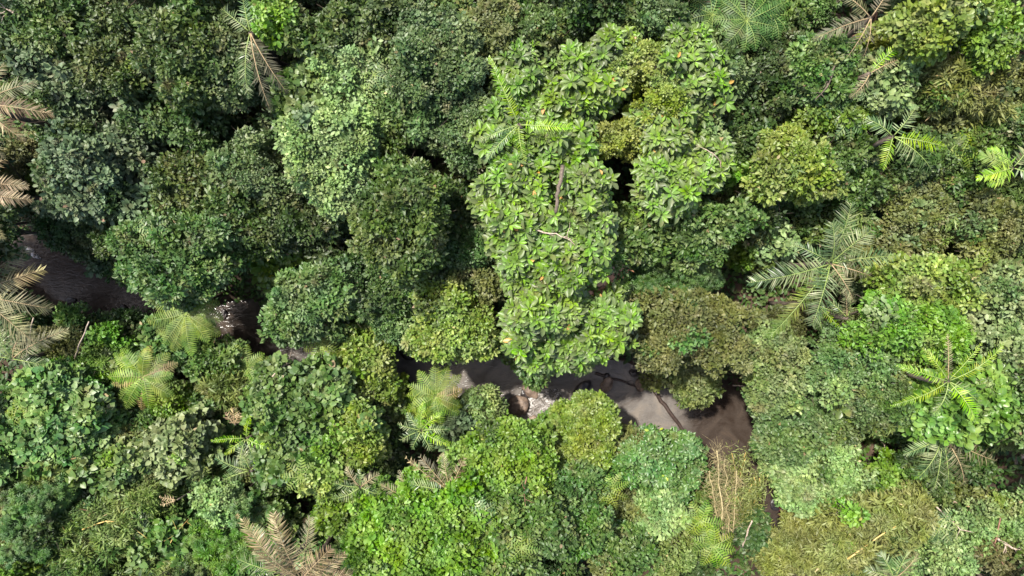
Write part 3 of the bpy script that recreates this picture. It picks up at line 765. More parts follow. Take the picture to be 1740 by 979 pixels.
# ---- upper right quarter
T(1050,18,60,32,9,'mid','green crown at the top edge above the big leaved tree', mat=KIND['dark']['mat'])
T(1120,18,46,30,9,'fine','grey crown at the top edge, right of the middle')
T(1225,110,46,50,7.5,'dark','dull olive crown right of the top of the big leaved tree','dull olive crown', mat=KIND['fine']['mat'])
T(1280,215,44,60,6.5,'dark','dark crown with brown patches right of the big leaved tree','brown patched dark crown')
T(1335,120,52,58,7,'dark','dark green crown at upper right left of the yellow green one','dark upper right crown', lobes=[(1330,60,42,34,0)])
T(1400,105,52,52,8,'yellow','yellow green crown with a fallen dead frond on it, upper right','dead frond crown', mat=KIND['mid']['mat'], lobes=[(1415,150,44,34,-.3)])
T(1435,185,50,38,7.5,'bright','bright green leafy crown below the dead frond crown', lobes=[(1395,200,34,26,-.3)])
T(1515,138,42,46,8,'grey','pale blue green crown left of the tall corner crown','pale blue crown', mat=KIND['sage']['mat'])
T(1598,35,62,44,10,'sage','tall pale broad leaved crown in the upper right corner','tall corner crown', mat=KIND['yellow']['mat'], lobes=[(1640,15,40,30,.2)])
shrub(1565,125,40,34,7,'grass','clump of narrow leaves at the left of the upper right corner')
shrub(1630,140,60,40,7.5,'bamboo','wide feathery bamboo clump in the upper right corner','corner bamboo', lobes=[(1680,110,44,40,.2),(1690,165,34,26,-.2)])
T(1705,45,44,52,9,'yellow','yellow green crown at the extreme upper right', mat=KIND['bright']['mat'])
shrub(1640,208,64,24,5.5,'olive','olive scrub strip under the corner bamboo')
T(1690,232,52,34,6,'mid','green crown on the right edge under the corner bamboo')
T(1592,262,52,40,6.5,'dark','dark mixed crown right of the green palm at upper right')
T(1362,275,66,50,9,'yellow','yellow flecked pale crown at the upper right centre','yellow flecked crown', mat=None, lobes=[(1395,300,40,34,-.3),(1335,250,34,30,-.2)])
T(1440,245,44,40,7.5,'mid','green crown between yellow flecked crown and green palm')
T(1470,300,50,38,6.5,'dark','dark crown under the green palm at upper right', mat=KIND['mid']['mat'])
T(1560,320,60,34,5.5,'brown','brown scrubby crown at right, below the dark mixed crown', mat=KIND['olive']['mat'])
T(1640,300,56,36,6,'olive','olive crown left of the broad ferny palm on the right edge', mat=KIND['mid']['mat'])
T(1095,395,58,50,8.5,'yellow','crown dotted with yellow green tips right of the big leaved tree','yellow dotted crown', mat=KIND['mid']['mat'])
T(1200,392,66,46,9,'mid','mid green crown above a dark star leaved one, right of centre','mid crown right of centre', lobes=[(1250,370,40,32,.1)])
T(1130,475,56,40,7,'star','dark crown of star shaped leaf whorls right of centre','star leaved crown', lobes=[(1195,470,40,30,-.2)])
T(1182,545,78,46,9,'brown','broad olive brown crown over the river right of centre','olive brown crown', mat=KIND['olive']['mat'], lobes=[(1130,590,48,40,-.5),(1215,590,50,38,-.4),(1240,550,44,38,-.3)])
T(1188,655,42,36,5.5,'olive','olive green crown hanging low over the dark pool','low pool crown', lobes=[(1160,630,34,22,-.3)])
shrub(1110,648,14,14,1.6,'olive','tufted little bush on the rock island by the log')
shrub(1062,660,16,12,1.6,'dark','small dark bush in the river right of the round crown', lobes=[(1058,680,14,12,0)])
T(1305,350,40,34,6.5,'dark','dark crown above the pale blue bush, right of centre')
shrub(1318,402,38,40,5.5,'grey','pale blue green bush above the left frond of the big palm', mat=KIND['sage']['mat'])
shrub(1420,335,56,26,4.5,'mid','low green bush behind the big palm at right')
T(1520,430,66,44,6,'olive','dry mixed scrub crown right of the big palm','dry scrub crown', lobes=[(1570,400,50,34,0)])
T(1600,470,66,36,9.5,'bright','bright yellow green crown at the right, above the round green one','bright right crown', mat=KIND['yellow']['mat'], lobes=[(1640,500,38,28,-.2),(1555,480,40,28,-.3)])
T(1568,555,84,48,10,'mid','large round green crown at right, above the yellow palm','round right crown', thick=.5, lobes=[(1520,540,44,36,-.2),(1615,575,40,34,-.2)], mat=KIND['bright']['mat'])
T(1468,600,72,44,8.5,'fine','grey olive fine leafed crown left of the round right crown','grey olive crown', lobes=[(1430,640,44,30,-.2),(1510,650,46,38,-.3)])
T(1703,540,50,62,8.5,'sage','pale sage broad leaved crown on the right edge','right edge sage crown', lobes=[(1720,480,34,34,-.1)])
T(1700,395,52,52,7,'olive','olive crown on the right edge above the sage one', lobes=[(1680,350,40,26,-.3)])
T(1605,360,60,34,6,'fine','mixed fine leafed crown near the right edge, upper half', mat=KIND['olive']['mat'])
shrub(1712,468,30,20,5,'dark','dark bush on the right edge between olive and sage crowns')
T(1330,620,56,50,8,'pale','pale yellow green crown right of the dark pool','pale pool crown', lobes=[(1300,590,34,30,-.6),(1325,670,44,34,-.4)])
T(1665,690,84,44,9.5,'broad','tree with broad shining separate leaves on the right edge','broad leaved right tree', lobes=[(1620,705,50,44,-.3),(1700,660,44,36,.1),(1725,710,34,34,-.1)])
shrub(1440,700,34,34,6.5,'broad','bush with a few large glossy leaves between two fine crowns at right')
# ---- lower right
T(1350,705,66,52,8,'pale','pale green crown on the right bank of the pool','pool bank crown', lobes=[(1330,750,50,38,-.5),(1400,720,44,48,.1)], mat=KIND['fine']['mat'])
T(1520,685,54,50,8.5,'fine','fine grey green crown left of the broad leaved right tree')
T(1400,795,70,52,7.5,'pale','large pale green crown above the lower right bamboo','large pale crown', lobes=[(1360,840,48,36,-.4),(1440,840,44,36,-.3),(1335,790,30,30,-.4)], mat=None)
shrub(1540,815,44,30,5,'bright','bright bush below the silvery palm in the lower right')
shrub(1492,838,32,18,4,'brown','reddish brown dead bush above the lower right bamboo')
T(1500,905,68,46,7.5,'bamboo','yellow olive feathery bamboo in the lower right','lower right bamboo', name='bamboo_clump', cat='bamboo', lobes=[(1560,880,40,36,0),(1450,945,54,36,-.3)])
T(1370,935,56,40,6.5,'bamboo','paler bamboo at the bottom edge beside the river end','bottom edge bamboo', name='bamboo_clump', cat='bamboo', lobes=[(1330,955,36,30,-.3),(1400,960,50,30,-.2)])
log([(1440,950,10.5),(1470,930,10.6),(1500,908,10.5),(1530,890,10.2)], .055,.03,'single yellow bamboo cane leaning over the lower right bamboo',M_cane,'bamboo_cane','cane',7,on=.45)
T(1650,925,66,42,6,'fine','pale tangled crown at the lower right with bare white twigs','pale tangle', mat=KIND['pale']['mat'], lobes=[(1600,950,50,34,-.2),(1700,900,44,30,-.3)])
T(1715,955,44,30,6,'olive','dry olive tangle in the lower right corner', mat=KIND['brown']['mat'])
shrub(1718,862,32,14,4,'yellow','yellow green bush on the right edge under the log pit')
shrub(1600,880,40,24,4,'mid','green bush between bamboo and pale tangle')
shrub(1665,800,30,30,3.5,'dark','dark bush in the shade of the broad leaved right tree')
log([(1690,795,3.0),(1715,812,3.4),(1745,835,3.6)], .22,.18,'dark fallen trunk in the earthy pit on the right edge',M_wetwood)
log([(1700,790,3.2),(1722,800,3.6),(1750,820,3.8)], .10,.08,'reddish pole beside the dark trunk on the right edge',M_redbark)
log([(1705,800,3.3),(1740,772,4.6)], .16,.14,'pale broken trunk at the right edge',M_palebark)
log([(1690,870,3.0),(1715,845,3.4),(1725,815,3.6)], .07,.05,'thin reddish pole below the dark trunk on the right edge',M_redbark)
twig([(1592,862,9),(1612,880,9.2),(1632,900,9.0),(1655,905,8.6)], 'thin white dead branch left of the pale tangle', r=.05)
twig([(1695,915,9.2),(1715,930,9.4),(1742,940,9.2)], 'thick white dead branch at the lower right edge', r=.09)
twig([(1700,880,9),(1690,930,9.2),(1705,960,9)], 'dry brown twigs in the lower right corner', M_redbark)
twig([(1650,752,8.5),(1700,745,9.2),(1690,748,9)], 'reddish branch under the broad leaved right tree', M_redbark, r=.06)
shrub(1327,866,14,20,2.2,'red','dark red leaved plant beside the river end')
T(1290,915,26,34,5,'grey','blue green bushy crown left of the river end', mat=KIND['dark']['mat'])
# ---- river lower bank, centre
T(998,738,68,64,8,'glossy','neat round crown of small glossy leaves on the lower bank','round crown', thick=.62, dens=1.1, bump=.04)
T(1125,770,56,44,7.5,'bluebig','blue green tree of leaf rosettes right of the round crown','rosette tree', lobes=[(1160,800,44,44,-.1),(1095,800,44,40,-.2),(1140,835,40,26,-.5)])
T(980,838,58,44,7,'mid','shaded green crown below the round crown','crown below the round one', lobes=[(940,830,34,30,-.3)])
shrub(1070,870,46,32,4.5,'olive','brownish shaded bush below the rosette tree')
T(1130,885,46,34,6,'yellow','yellow green bush left of the lower tree ferns','yellow bush', mat=KIND['pale']['mat'])
T(1060,945,56,36,6.5,'mid','dark green crown at the bottom edge right of centre')
T(1150,945,44,34,6,'fine','light green tangled crown at the bottom edge below the yellow bush', mat=KIND['grass']['mat'])
T(985,915,50,40,7.5,'bright','bright crown at the bottom right of centre, left of a dark one', mat=KIND['mid']['mat'])
T(850,790,72,58,9.5,'bright','bright green crown below the rapids','bright crown below rapids', lobes=[(820,830,50,44,.1),(895,820,44,40,-.3),(870,755,44,34,-.2)])
T(900,900,66,52,9.5,'bright','bright green crown at bottom centre, right one of the pair','right bottom bright crown', mat=KIND['mid']['mat'], lobes=[(860,945,54,40,-.2)])
T(720,895,76,58,9.8,'bright','very large bright green vine covered crown at bottom centre','large bottom bright crown', lobes=[(660,900,52,44,-.3),(790,880,54,50,.1),(700,955,80,36,-.1),(800,950,60,40,-.2),(620,940,40,40,-.6)], thick=.45)
T(625,865,40,34,7.5,'bright','small bright crown above the large bottom one')
shrub(820,692,36,42,5,'olive','olive green feathery bush right of the tree fern by the river','olive bush by river', mat=KIND['pale']['mat'], cs=.85)
shrub(772,735,30,36,4.5,'grey','blue green bush between small palm and olive bush')
shrub(790,790,30,22,6.5,'litter','dry pinkish brown brushwood left of the bright crown below rapids', mat=KIND['palmdull']['mat'], dens=.7)
T(495,720,66,66,9,'heart','large crown covered in small vine leaves left of centre, below the river','viny left crown', mat=KIND['mid']['mat'], lobes=[(460,660,44,38,-.3),(530,780,46,40,-.2),(470,780,44,40,-.3),(540,680,46,50,-.2)])
T(600,745,42,44,9,'yellow','yellow tipped crown right of the viny left crown','yellow tipped crown')
T(545,815,40,30,8.5,'bright','light green crown under the viny left crown', mat=KIND['yellow']['mat'])
T(618,605,44,44,7.5,'bright','light green leafy crown on the lower bank left of the river bend','lower bank light crown', mat=KIND['yellow']['mat'], lobes=[(590,640,34,30,-.2),(640,650,34,34,-.3)])
T(640,690,50,44,6,'mid','green crown left of the tree fern by the river', mat=KIND['fine']['mat'])
T(560,640,50,30,6.5,'mid','viny crown with a pale bare branch on the lower bank')
twig([(463,640,8.6),(480,622,8.8),(498,612,8.8),(480,625,8.7)], 'pale bare branch among vines on the lower bank left of centre')
T(640,775,40,50,5,'dark','dark low crown right of the yellow tipped crown')
# ---- lower left
T(95,690,60,44,7,'heart','heart leaved vine mass covering a tree on the left edge','left vine mass', lobes=[(60,745,56,50,-.2),(120,740,50,44,0),(75,650,44,26,-.4)])
T(170,800,66,40,6,'heart','heart leaved vine mass right of and below the left vine mass','second vine mass', lobes=[(120,790,44,34,0),(215,780,36,30,.1)])
T(290,775,54,44,6.5,'heart','paler heart leaved vine hump at lower left','paler vine hump', mat=KIND['sage']['mat'], cs=.85, lobes=[(310,740,34,28,.2)])
T(215,715,60,32,4.5,'dark','dark brownish bush below the rusty tree fern', mat=KIND['mid']['mat'])
T(50,865,48,42,6,'star','dark clump of star shaped leaves in the lower left corner','star leaved corner clump', lobes=[(40,920,46,40,-.2),(85,840,30,24,0)])
shrub(170,895,66,40,5,'grass','tangle of narrow leaves and stems at lower left','narrow leaved tangle', lobes=[(225,860,44,30,.2)])
shrub(130,955,56,30,5,'grass','narrow leaved tangle on the bottom edge at lower left', mat=KIND['heart']['mat'])
T(365,862,48,38,6.5,'fine','pale round fine leafed crown at lower left','pale round crown', mat=KIND['pale']['mat'], cs=.8)
T(385,940,54,36,6,'stargreen','bright whorl leaved crown left of the dead palm','whorl leaved crown', lobes=[(350,915,34,24,-.2),(430,955,34,28,.1)])
shrub(270,925,60,40,5,'heart','mixed vine leaved bush left of the whorl leaved crown', mat=KIND['mid']['mat'])
shrub(260,965,50,24,4.8,'grass','grassy bush at the bottom edge left of the whorl leaved crown')
T(355,618,48,36,6,'bright','vivid dark green leafy crown right of the rusty tree fern','vivid leafy crown', mat=KIND['mid']['mat'])
T(272,580,38,46,6,'grey','grey olive crown below the large tree fern','grey crown by fern', mat=KIND['fine']['mat'], lobes=[(300,600,30,24,-.1)])
shrub(195,560,44,34,3.5,'dark','dark bush on the lower bank left of the grey crown')
shrub(140,632,48,24,4.5,'grass','leafy bright bush left of the rusty tree fern', mat=KIND['bright']['mat'])
shrub(75,610,40,24,3.5,'dark','dark bush between the two thin standing poles')
shrub(350,700,44,30,4,'dark','dark bush above the small arching palm', mat=KIND['mid']['mat'])
shrub(400,800,44,24,4,'olive','shaded scrub above the pale round crown')
shrub(20,690,24,40,4.5,'fine','grey bush on the left edge by the vine mass')

# ---- palms and ferns
G='palmgreen'; B='palmbright'; D='palmdead'; U='palmdull'
palm(1412,448,9.5,'big dark palm with wide spreading fronds at right',[
 (92,3.6,50,5,G,{'ll':1.0}),(196,5.0,25,-10,G,{'ll':1.0,'vee':.15}),(236,3.9,40,-15,G,{'ll':1.0}),(228,5.4,18,-20,'fern',{'ll':.8}),(12,3.4,30,-25,G,{'ll':.8}),(68,2.8,60,20,G,{'ll':.9}),(300,2.6,20,-40,U),(340,2.4,30,-40,U),(150,2.4,20,-40,G),(112,2.8,60,10,G,{'ll':.9})], 'big right palm', rpx=70)
palm(882,212,11.6,'small bright feather palm rising through the big leaved tree',[
 (118,3.6,30,-10,B,{'ll':.42}),(-8,2.7,25,-20,B,{'ll':.38}),(268,1.9,30,-40,B,{'ll':.38}),(225,2.6,20,-40,G,{'ll':.35}),(200,2.2,10,-40,G,{'ll':.35})], 'bright feather palm', rpx=40, vee=.6, hang=.1)
palm(1518,232,8.8,'green palm with one bright frond and drooping grey leaflets at upper right',[
 (240,1.9,30,-35,B,{'ll':.5}),(-15,2.8,25,-20,B,{'ll':.6}),(-38,2.9,20,-35,G,{'ll':.9,'hang':.8}),(60,1.8,40,-10,G),(150,1.8,30,-20,G)], 'upper right palm')
palm(1612,648,11.6,'yellow green coconut palm beside the broad leaved right tree',[
 (35,3.3,35,-25,B,{'ll':.4}),(68,2.5,35,-5,B,{'ll':.3}),(110,2.6,30,-5,'palmdull',{'ll':.3}),(135,2.4,30,-15,B,{'ll':.35}),(165,3.1,30,-25,B,{'ll':.4}),(205,3.3,20,-30,B,{'ll':.4}),(300,2.6,35,-35,B,{'ll':.55}),(330,2.2,20,-35,G,{'ll':.5}),(250,2,20,-40,G,{'ll':.5})], 'yellow coconut palm', vee=.5, hang=.2, rpx=70)
palm(1602,740,8.6,'silvery palm in shade under the broad leaved right tree',[
 (235,3.0,30,-30,G,{'ll':.8,'hang':.5}),(200,2.6,30,-30,G),(-35,3.3,30,-30,U,{'ll':.9,'hang':.5}),(-60,3.2,20,-35,U,{'ll':.9}),(-85,3.0,10,-30,G),(260,3.4,10,-30,G)], 'silvery palm')
palm(418,745,8.5,'small bright palm with four arching fronds at lower left',[
 (172,1.9,35,-20,B,{'ll':.3}),(-18,1.8,35,-30,B,{'ll':.34}),(70,1.7,45,-10,B,{'ll':.3}),(215,1.5,30,-35,B,{'ll':.3}),(-60,1.6,20,-45,G,{'ll':.3}),(250,1.8,10,-40,G,{'ll':.3})], 'small arching palm', rpx=40, vee=.6, hang=.1, tr=.07)
palm(398,722,8.0,'small withered fan of a dead palm above the small arching palm',[(85,1.0,30,5,D,{'ll':.5}),(60,.8,30,5,D,{'ll':.4}),(115,.8,30,5,D,{'ll':.4})], tr=.05, rpx=14)
palm(716,732,8.8,'light green star shaped palm below the tree fern by the river',[
 (92,1.8,35,-15,B,{'ll':.36}),(55,1.7,35,-20,B,{'ll':.36}),(15,1.7,30,-30,G,{'ll':.4}),(-30,1.9,30,-30,B,{'ll':.4}),(160,1.4,30,-30,G,{'ll':.4}),(195,1.4,20,-40,G,{'ll':.4}),(125,1.3,30,-20,G,{'ll':.36}),(-65,1.4,20,-40,G,{'ll':.4}),(240,1.2,20,-40,G,{'ll':.36})], 'star palm', rpx=42, vee=.35, hang=.2, tr=.08)
palm(765,835,9.0,'withered palm with bare grey fronds left of the bright crown below rapids',[
 (140,3.2,20,-5,D,{'ll':.5,'gap':.45,'hang':.7}),(100,2.2,25,-10,U,{'ll':.5}),(70,2.2,30,-10,D,{'ll':.5,'gap':.3}),(165,2.4,20,-20,G),(125,2.7,25,-5,U,{'gap':.2})], 'withered grey palm', rpx=50)
palm(612,828,8.6,'small dusty palm between two bright crowns, lower centre',[
 (40,1.5,40,-10,U,{'ll':.45}),(80,1.2,45,0,G,{'ll':.4}),(125,1.4,35,-20,U,{'ll':.45}),(170,1.5,30,-25,G,{'ll':.45}),(215,1.7,25,-30,G,{'ll':.5}),(-20,1.2,25,-35,G,{'ll':.4})], 'dusty small palm', rpx=36)
palm(695,850,8.0,'pale fronded palm left of the withered grey palm',[
 (95,2.0,35,-5,U,{'ll':.4}),(50,1.9,30,-20,B,{'ll':.4}),(140,1.9,30,-20,U,{'ll':.5}),(170,2,20,-30,G),(20,1.6,20,-30,G,{'ll':.4})], rpx=36)
palm(512,985,10.0,'dead palm with tan feather fronds standing up at the bottom edge',[
 (118,4.9,48,12,D,{'ll':.75,'vee':.2,'hang':.1}),(96,4.4,45,8,D,{'ll':.85,'vee':.2,'hang':.1}),(52,3.0,45,5,D,{'ll':.8,'vee':.2,'hang':.1}),(30,2.6,30,-15,D),(75,3.4,30,-5,U),(140,2.6,30,-20,U),(10,2.4,20,-30,D)], 'dead tan palm', rpx=60, grow=1.15)
palm(478,975,10,'grey green palm frond cluster left of the dead tan palm',[
 (112,3.4,40,0,G,{'ll':.8}),(150,2.5,30,-25,G,{'ll':.8}),(85,2.6,40,-15,G),(200,2.4,25,-35,G),(-20,2,25,-40,G)], 'grey green palm', rpx=50)
palm(-30,178,10,'tan withered palm on the left edge, uppermost of three',[
 (-8,4.2,30,-30,D,{'ll':.75,'hang':.5}),(18,3.4,30,-25,U,{'ll':.7}),(50,2.6,35,-20,U),(-40,3,25,-40,D),(-75,3.0,20,-40,U)], 'upper left withered palm')
palm(-50,318,10,'tan withered palm on the left edge, middle of three',[
 (-20,4.0,30,-22,D,{'ll':.75}),(5,3.6,30,-22,D,{'ll':.7}),(35,2.6,30,-30,D),(-50,3.6,25,-30,U),(-80,3,20,-40,D)], 'middle withered palm')
palm(-40,500,10.0,'brown drooping palm on the left edge by the river, lowest of three',[
 (62,3.8,25,-18,U,{'ll':.9}),(40,3.6,30,-22,U,{'ll':.95,'hang':.5}),(18,3.8,28,-26,D,{'ll':.9,'hang':.5}),(-8,3.8,25,-32,U,{'ll':.9}),(-28,4.0,20,-38,U,{'ll':.9}),(-55,3.6,20,-40,G)], 'river edge brown palm', grow=1.2)
palm(20,610,7.0,'dull green palm at the left edge with one long grey frond to the right',[
 (30,4.2,25,-18,U,{'ll':.75}),(100,2.4,35,-20,G),(165,2.2,30,-30,G),(135,2.2,30,-30,G),(-5,2.2,20,-40,G),(60,2.6,30,-20,U)], 'dull left palm')
palm(425,55,10.0,'dark palm with a long hanging grey brown frond near the top left',[
 (-78,4.2,15,-45,'palmshade',{'ll':.7,'hang':.8}),(-62,3.6,15,-40,'palmshade',{'ll':.7,'hang':.7}),(-100,3.4,10,-45,G),(140,1.8,30,-25,G),(95,1.7,30,-25,G),(40,1.8,30,-25,G)], 'dark hanging palm', rpx=40)
palm(1480,30,9,'tattered brown palm with two leaning dry stems at the top right',[
 (200,3.4,25,-20,'palmshade',{'ll':.6}),(150,2.6,30,-20,U,{'ll':.5}),(60,2.4,30,-20,'palmshade'),(245,2.4,0,-50,'palmshade',{'gap':.5}),(270,2,0,-50,'palmshade',{'gap':.4})], 'tattered brown palm')
twig([(1492,18,11.5),(1475,38,11.2),(1455,58,10.4),(1440,72,9.5)], 'reddish bare stem leaning down left from the tattered palm', M_redbark, r=.085, stubs=0)
twig([(1490,20,11.4),(1486,45,11),(1482,75,10)], 'greyish bare stem hanging straight down from the tattered palm', M_redbark, r=.09, stubs=0)
twig([(1418,112,10.6),(1408,145,10.8),(1385,170,10.5)], 'dry brown dead frond stalk lying on the yellow green crown', M_bark, r=.06, stubs=6)
palm(1478,125,8.6,'olive fronded small palm left of the pale blue crown',[(55,2.6,30,-10,B,{'ll':.4}),(30,2,20,-30,U,{'ll':.4}),(240,1.6,20,-30,U,{'ll':.4})], rpx=30)
palm(1440,540,8,'lone pale fan frond between big palm and grey olive crown',[(110,1.7,35,0,U,{'ll':.45}),(80,1.4,20,-20,G,{'ll':.4}),(140,1.5,20,-20,G,{'ll':.4})], rpx=22)
palm(1390,520,7.5,'small bright frond palm under the big palm at right',[(-50,1.8,25,-25,B,{'ll':.3}),(-20,1.4,20,-40,G,{'ll':.3}),(-90,1.5,20,-40,G,{'ll':.35})], rpx=24)
palm(1520,985,8.5,'silvery palm tips at the bottom edge below the bamboo',[(90,2.0,35,-10,G,{'ll':.7}),(60,2,30,-20,U,{'ll':.7}),(120,2.0,30,-20,G,{'ll':.7}),(150,1.8,20,-30,G)], rpx=40)
palm(1722,285,8,'broad ferny palm with bright ribbed fronds on the right edge',[(165,2.1,30,-25,'fern',{'ll':.7}),(195,2.2,30,-30,B,{'ll':.6}),(135,1.8,30,-25,B,{'ll':.6}),(230,1.6,20,-35,B,{'ll':.5}),(60,1.6,30,-30,G),(-30,1.6,30,-30,G)], 'ribbed frond palm', lw=.09, rpx=40)
palm(300,850,7.2,'small dead frond with white leaflets at lower left',[(165,.9,15,-10,D,{'ll':.3}),(200,.9,10,-15,D,{'ll':.3})], tr=.04, rpx=14)
palm(425,800,7,'shaded green palm left of the light green crown, lower left',[(40,2.8,25,-5,B,{'ll':.4}),(160,2.2,25,-25,G),(190,1.8,25,-35,G),(100,1.8,30,-15,G)], rpx=30)

treefern(315,533,60,6.5,'large flat tree fern spreading over the left river','fern',15,'large tree fern',e0=14,e1=-16,pin=.52)
treefern(243,640,54,6,'tree fern with rusty orange young fronds below the river','fern',14,'rusty tree fern',mixed=['rustfern','fern','fern','rustfern','fern','fern','fern'])
treefern(740,674,50,6.5,'tree fern on the lower bank left of the rapids','fern',13,'river tree fern',mixed=['fern']*6+['rustfern'])
treefern(545,582,40,6.5,'tree fern half hidden under the olive river crown','fern',11,'half hidden fern')
treefern(420,625,40,5.5,'green tree fern between vivid leafy crown and river','fern',11)
treefern(905,775,36,8.5,'light tree fern left of the round crown','fern',9,'light fern',pin=.6)
treefern(1190,885,34,6.5,'bright tree fern below the rosette tree, upper of two','fern',9,'upper lower-bank fern',pin=.6)
treefern(1212,928,34,6.5,'bright tree fern at bottom right of centre, lower of two','fern',9,pin=.6)
treefern(1268,35,58,7,'dark green tree fern at the top edge right of centre','darkfern',13,'top edge fern')
treefern(1210,25,42,6.5,'dark tree fern left of the larger one at the top edge','darkfern',11)
treefern(1310,25,42,6.5,'dark tree fern right of the larger one at the top edge','darkfern',11)
treefern(1255,150,38,5.5,'shaded tree fern between dull olive and brown patched crowns','darkfern',10)
treefern(1035,835,32,6.3,'yellowish tree fern below the round and rosette crowns','fern',9)
treefern(120,640,34,4.5,'feathery green fern left of the rusty tree fern','fern',9)
treefern(1225,300,34,5,'dark fern right of the big leaved tree','darkfern',9)

# standing poles and dead bamboo
log([(44,612,5.5),(48,585,7.5),(57,540,10.0)], .06,.035,'thin pale leaning pole at the left edge, left one of two',M_palebark,'bare_pole','pole',6,2)
log([(126,614,5.5),(136,585,7.5),(151,547,10.0)], .06,.035,'thin pale leaning pole near the left edge, right one of two',M_palebark,'bare_pole','pole',6)
def dead_bamboo():
    x, y, g, zt = place(1230, 880, 6); root = empty('dead_bamboo', (x,y,g-.1)); tag(root, 'dead tan bamboo cane bristling with dry twigs by the river', 'bamboo')
    for ci, (p0x, p0y, p1x, p1y, z1, th) in enumerate([(1230,922,1218,765,9.4,.06),(1240,915,1232,780,8.8,.03),(1222,900,1206,800,8.4,.03),(1246,905,1252,800,8.6,.03)]):
        tb = Tubes(); a = np.array((*W(p0x,p0y,7.0),7.0)); b = np.array((*W(p1x,p1y,z1),z1)); tb.add(crooked((x,y,g-.1), a, 5, .02), th, 6)
        sp = crooked(a,b,9,.035); tb.add(sp, np.linspace(th,.02,9), 6); cn = link('cane', tb.build('cane'), KINDC, root)
        tw = Tubes()
        for i in range(200 if ci == 0 else 110):
            t = rng.uniform(.05,1)*8; j = min(int(t),7); p = sp[j]+(sp[j+1]-sp[j])*(t-j)
            ang = rng.uniform(0,6.28); d = np.array([math.cos(ang), math.sin(ang)+.35, rng.uniform(-.6,.4)])*rng.uniform(.25,1.1)*(.4+.9*math.sin(i*.37)**2)
            q = crooked(p, p+d, 4, .16); tw.add(q, np.linspace(.013,.004,4), 3)
            tw.add(crooked(q[2], q[2]+rng.normal(0,.22,3), 3, .1), .005, 3)
        c0 = link('twigs', tw.build('twigs'), M_drytwig, root)
KINDC = noise_mat('dry_cane', [(0.3,(.24,.19,.09)),(0.7,(.44,.37,.20))], 6, .6, .1)
M_drytwig = noise_mat('dry_twig', [(0.3,(.19,.15,.065)),(0.7,(.38,.32,.16))], 6, .8, .1)
dead_bamboo()
def live_bamboo():
    x, y, g, zt = place(1258, 850, 6); root = empty('bamboo_clump', (x,y,g-.1)); tag(root, 'yellow green bamboo canes arching over the river end', 'bamboo')
    K = KIND['bamboo']
    for k in range(9):
        px = 1258+rng.uniform(-14,14); a = np.array((*W(px,900,g),g)); b = np.array((*W(px+rng.uniform(-20,26),782+rng.uniform(-15,70),8.5),8.5))
        sp = crooked(a,b,7,.03); tb = Tubes(); tb.add(sp, np.linspace(.04,.015,7), 6); link('cane', tb.build('cane'), M_cane, root)
        lv = Leaves(); m = 420; t = rng.uniform(.3,1,m)*6; j = np.minimum(t.astype(int),5)
        p = sp[j]+(sp[j+1]-sp[j])*(t-j)[:,None]+rng.normal(0,.32,(m,3)); ax = rng.normal(0,1,(m,3)); ax[:,2] -= .4; nn = rng.normal(0,.6,(m,3)); nn[:,2] += .8
        lv.add('blade', p, ax, nn, rng.uniform(.2,.36,m), .06, rng.random(m)*.97); link('foliage', lv.build('foliage'), K['mat'], root)
    PLANTS.append((1250,840,36,60,'bamboo',None,''))
live_bamboo()
log([(1262,930,5.5),(1270,905,6.4),(1278,885,7.0)], .06,.05,'short pale dead pole beside the dead bamboo',M_palebark,'bare_pole','pole',6)
twig([(640,262,9.2),(655,275,9.4),(640,290,9.2),(668,268,9.3)], 'tangle of bare reddish branches above the dense centre crown', M_redbark, r=.05, stubs=10)
twig([(895,690+120,9.5),(890,835,9.6),(893,860,9.4)], 'thin brown bare stem inside the bright crown below rapids', M_redbark, r=.04)
twig([(0,8,10.5),(15,18,10.5),(30,24,10.2)], 'pale broken branch in the extreme top left corner', r=.08)
twig([(30,575,7.0),(15,590,7.2),(42,595,7.0)], 'thin broken twig beside the left pole', r=.03)
twig([(150,845,8.5),(155,870,8.7),(150,880,8.5)], 'upright dry stem in the narrow leaved tangle', M_redbark, r=.04)
twig([(140,900,7.8),(180,885,8.1),(215,890,7.9),(250,915,7.6)], 'long yellowish creeping stem across the lower left tangle', M_cane, r=.04)
twig([(285,930,7.8),(300,905,8),(322,880,8.0)], 'yellowish creeping stem right of the narrow leaved tangle', M_cane, r=.03)
twig([(1500,800,6),(1505,775,7.2),(1503,755,7.5)], 'bare upright twigs in the dark gap left of the silvery palm', r=.05)

# ---------------------------------------------------------------- understory between the big crowns
def in_river(px, py, r):
    x, y = W(px, py, 1.0); return float(river_sd(np.array([x]), np.array([y]))[0]) < r*K75*49*.72
FCOL = {'mid':'mid green','dark':'dark green','fine':'grey green','pale':'pale green','bright':'bright green','yellow':'yellow green','olive':'olive','brown':'brownish',
        'sage':'pale broad leaved','grey':'grey leaved','heart':'heart leaved','star':'star leaved','grass':'narrow leaved'}
def region_kind(px, py):
    r = random.random()
    if py < 560 and px < 860: return random.choices(['dark','mid','fine','grey','star'],[5,4,2,2,1])[0]
    if px > 1290 and py < 700: return random.choices(['mid','olive','pale','yellow','fine','sage','grass','dark'],[4,3,2,3,2,2,2,2])[0]
    if py >= 560 and px < 860: return random.choices(['mid','bright','heart','fine','grass','olive','dark','star'],[4,3,3,2,3,1,2,1])[0]
    if px > 1290: return random.choices(['pale','fine','bright','olive','grass','mid'],[3,3,2,2,3,3])[0]
    return random.choices(['mid','dark','bright','fine','pale','olive'],[4,4,2,2,1,2])[0]
def side(dx, dy):
    a = math.degrees(math.atan2(-dy, dx)) % 360
    return ['right of','above and right of','above','above and left of','left of','below and left of','below','below and right of'][int((a+22.5)//45) % 8]
LM = [(p[0],p[1],p[5]) for p in PLANTS if p[5]]
used = set(); fill = []
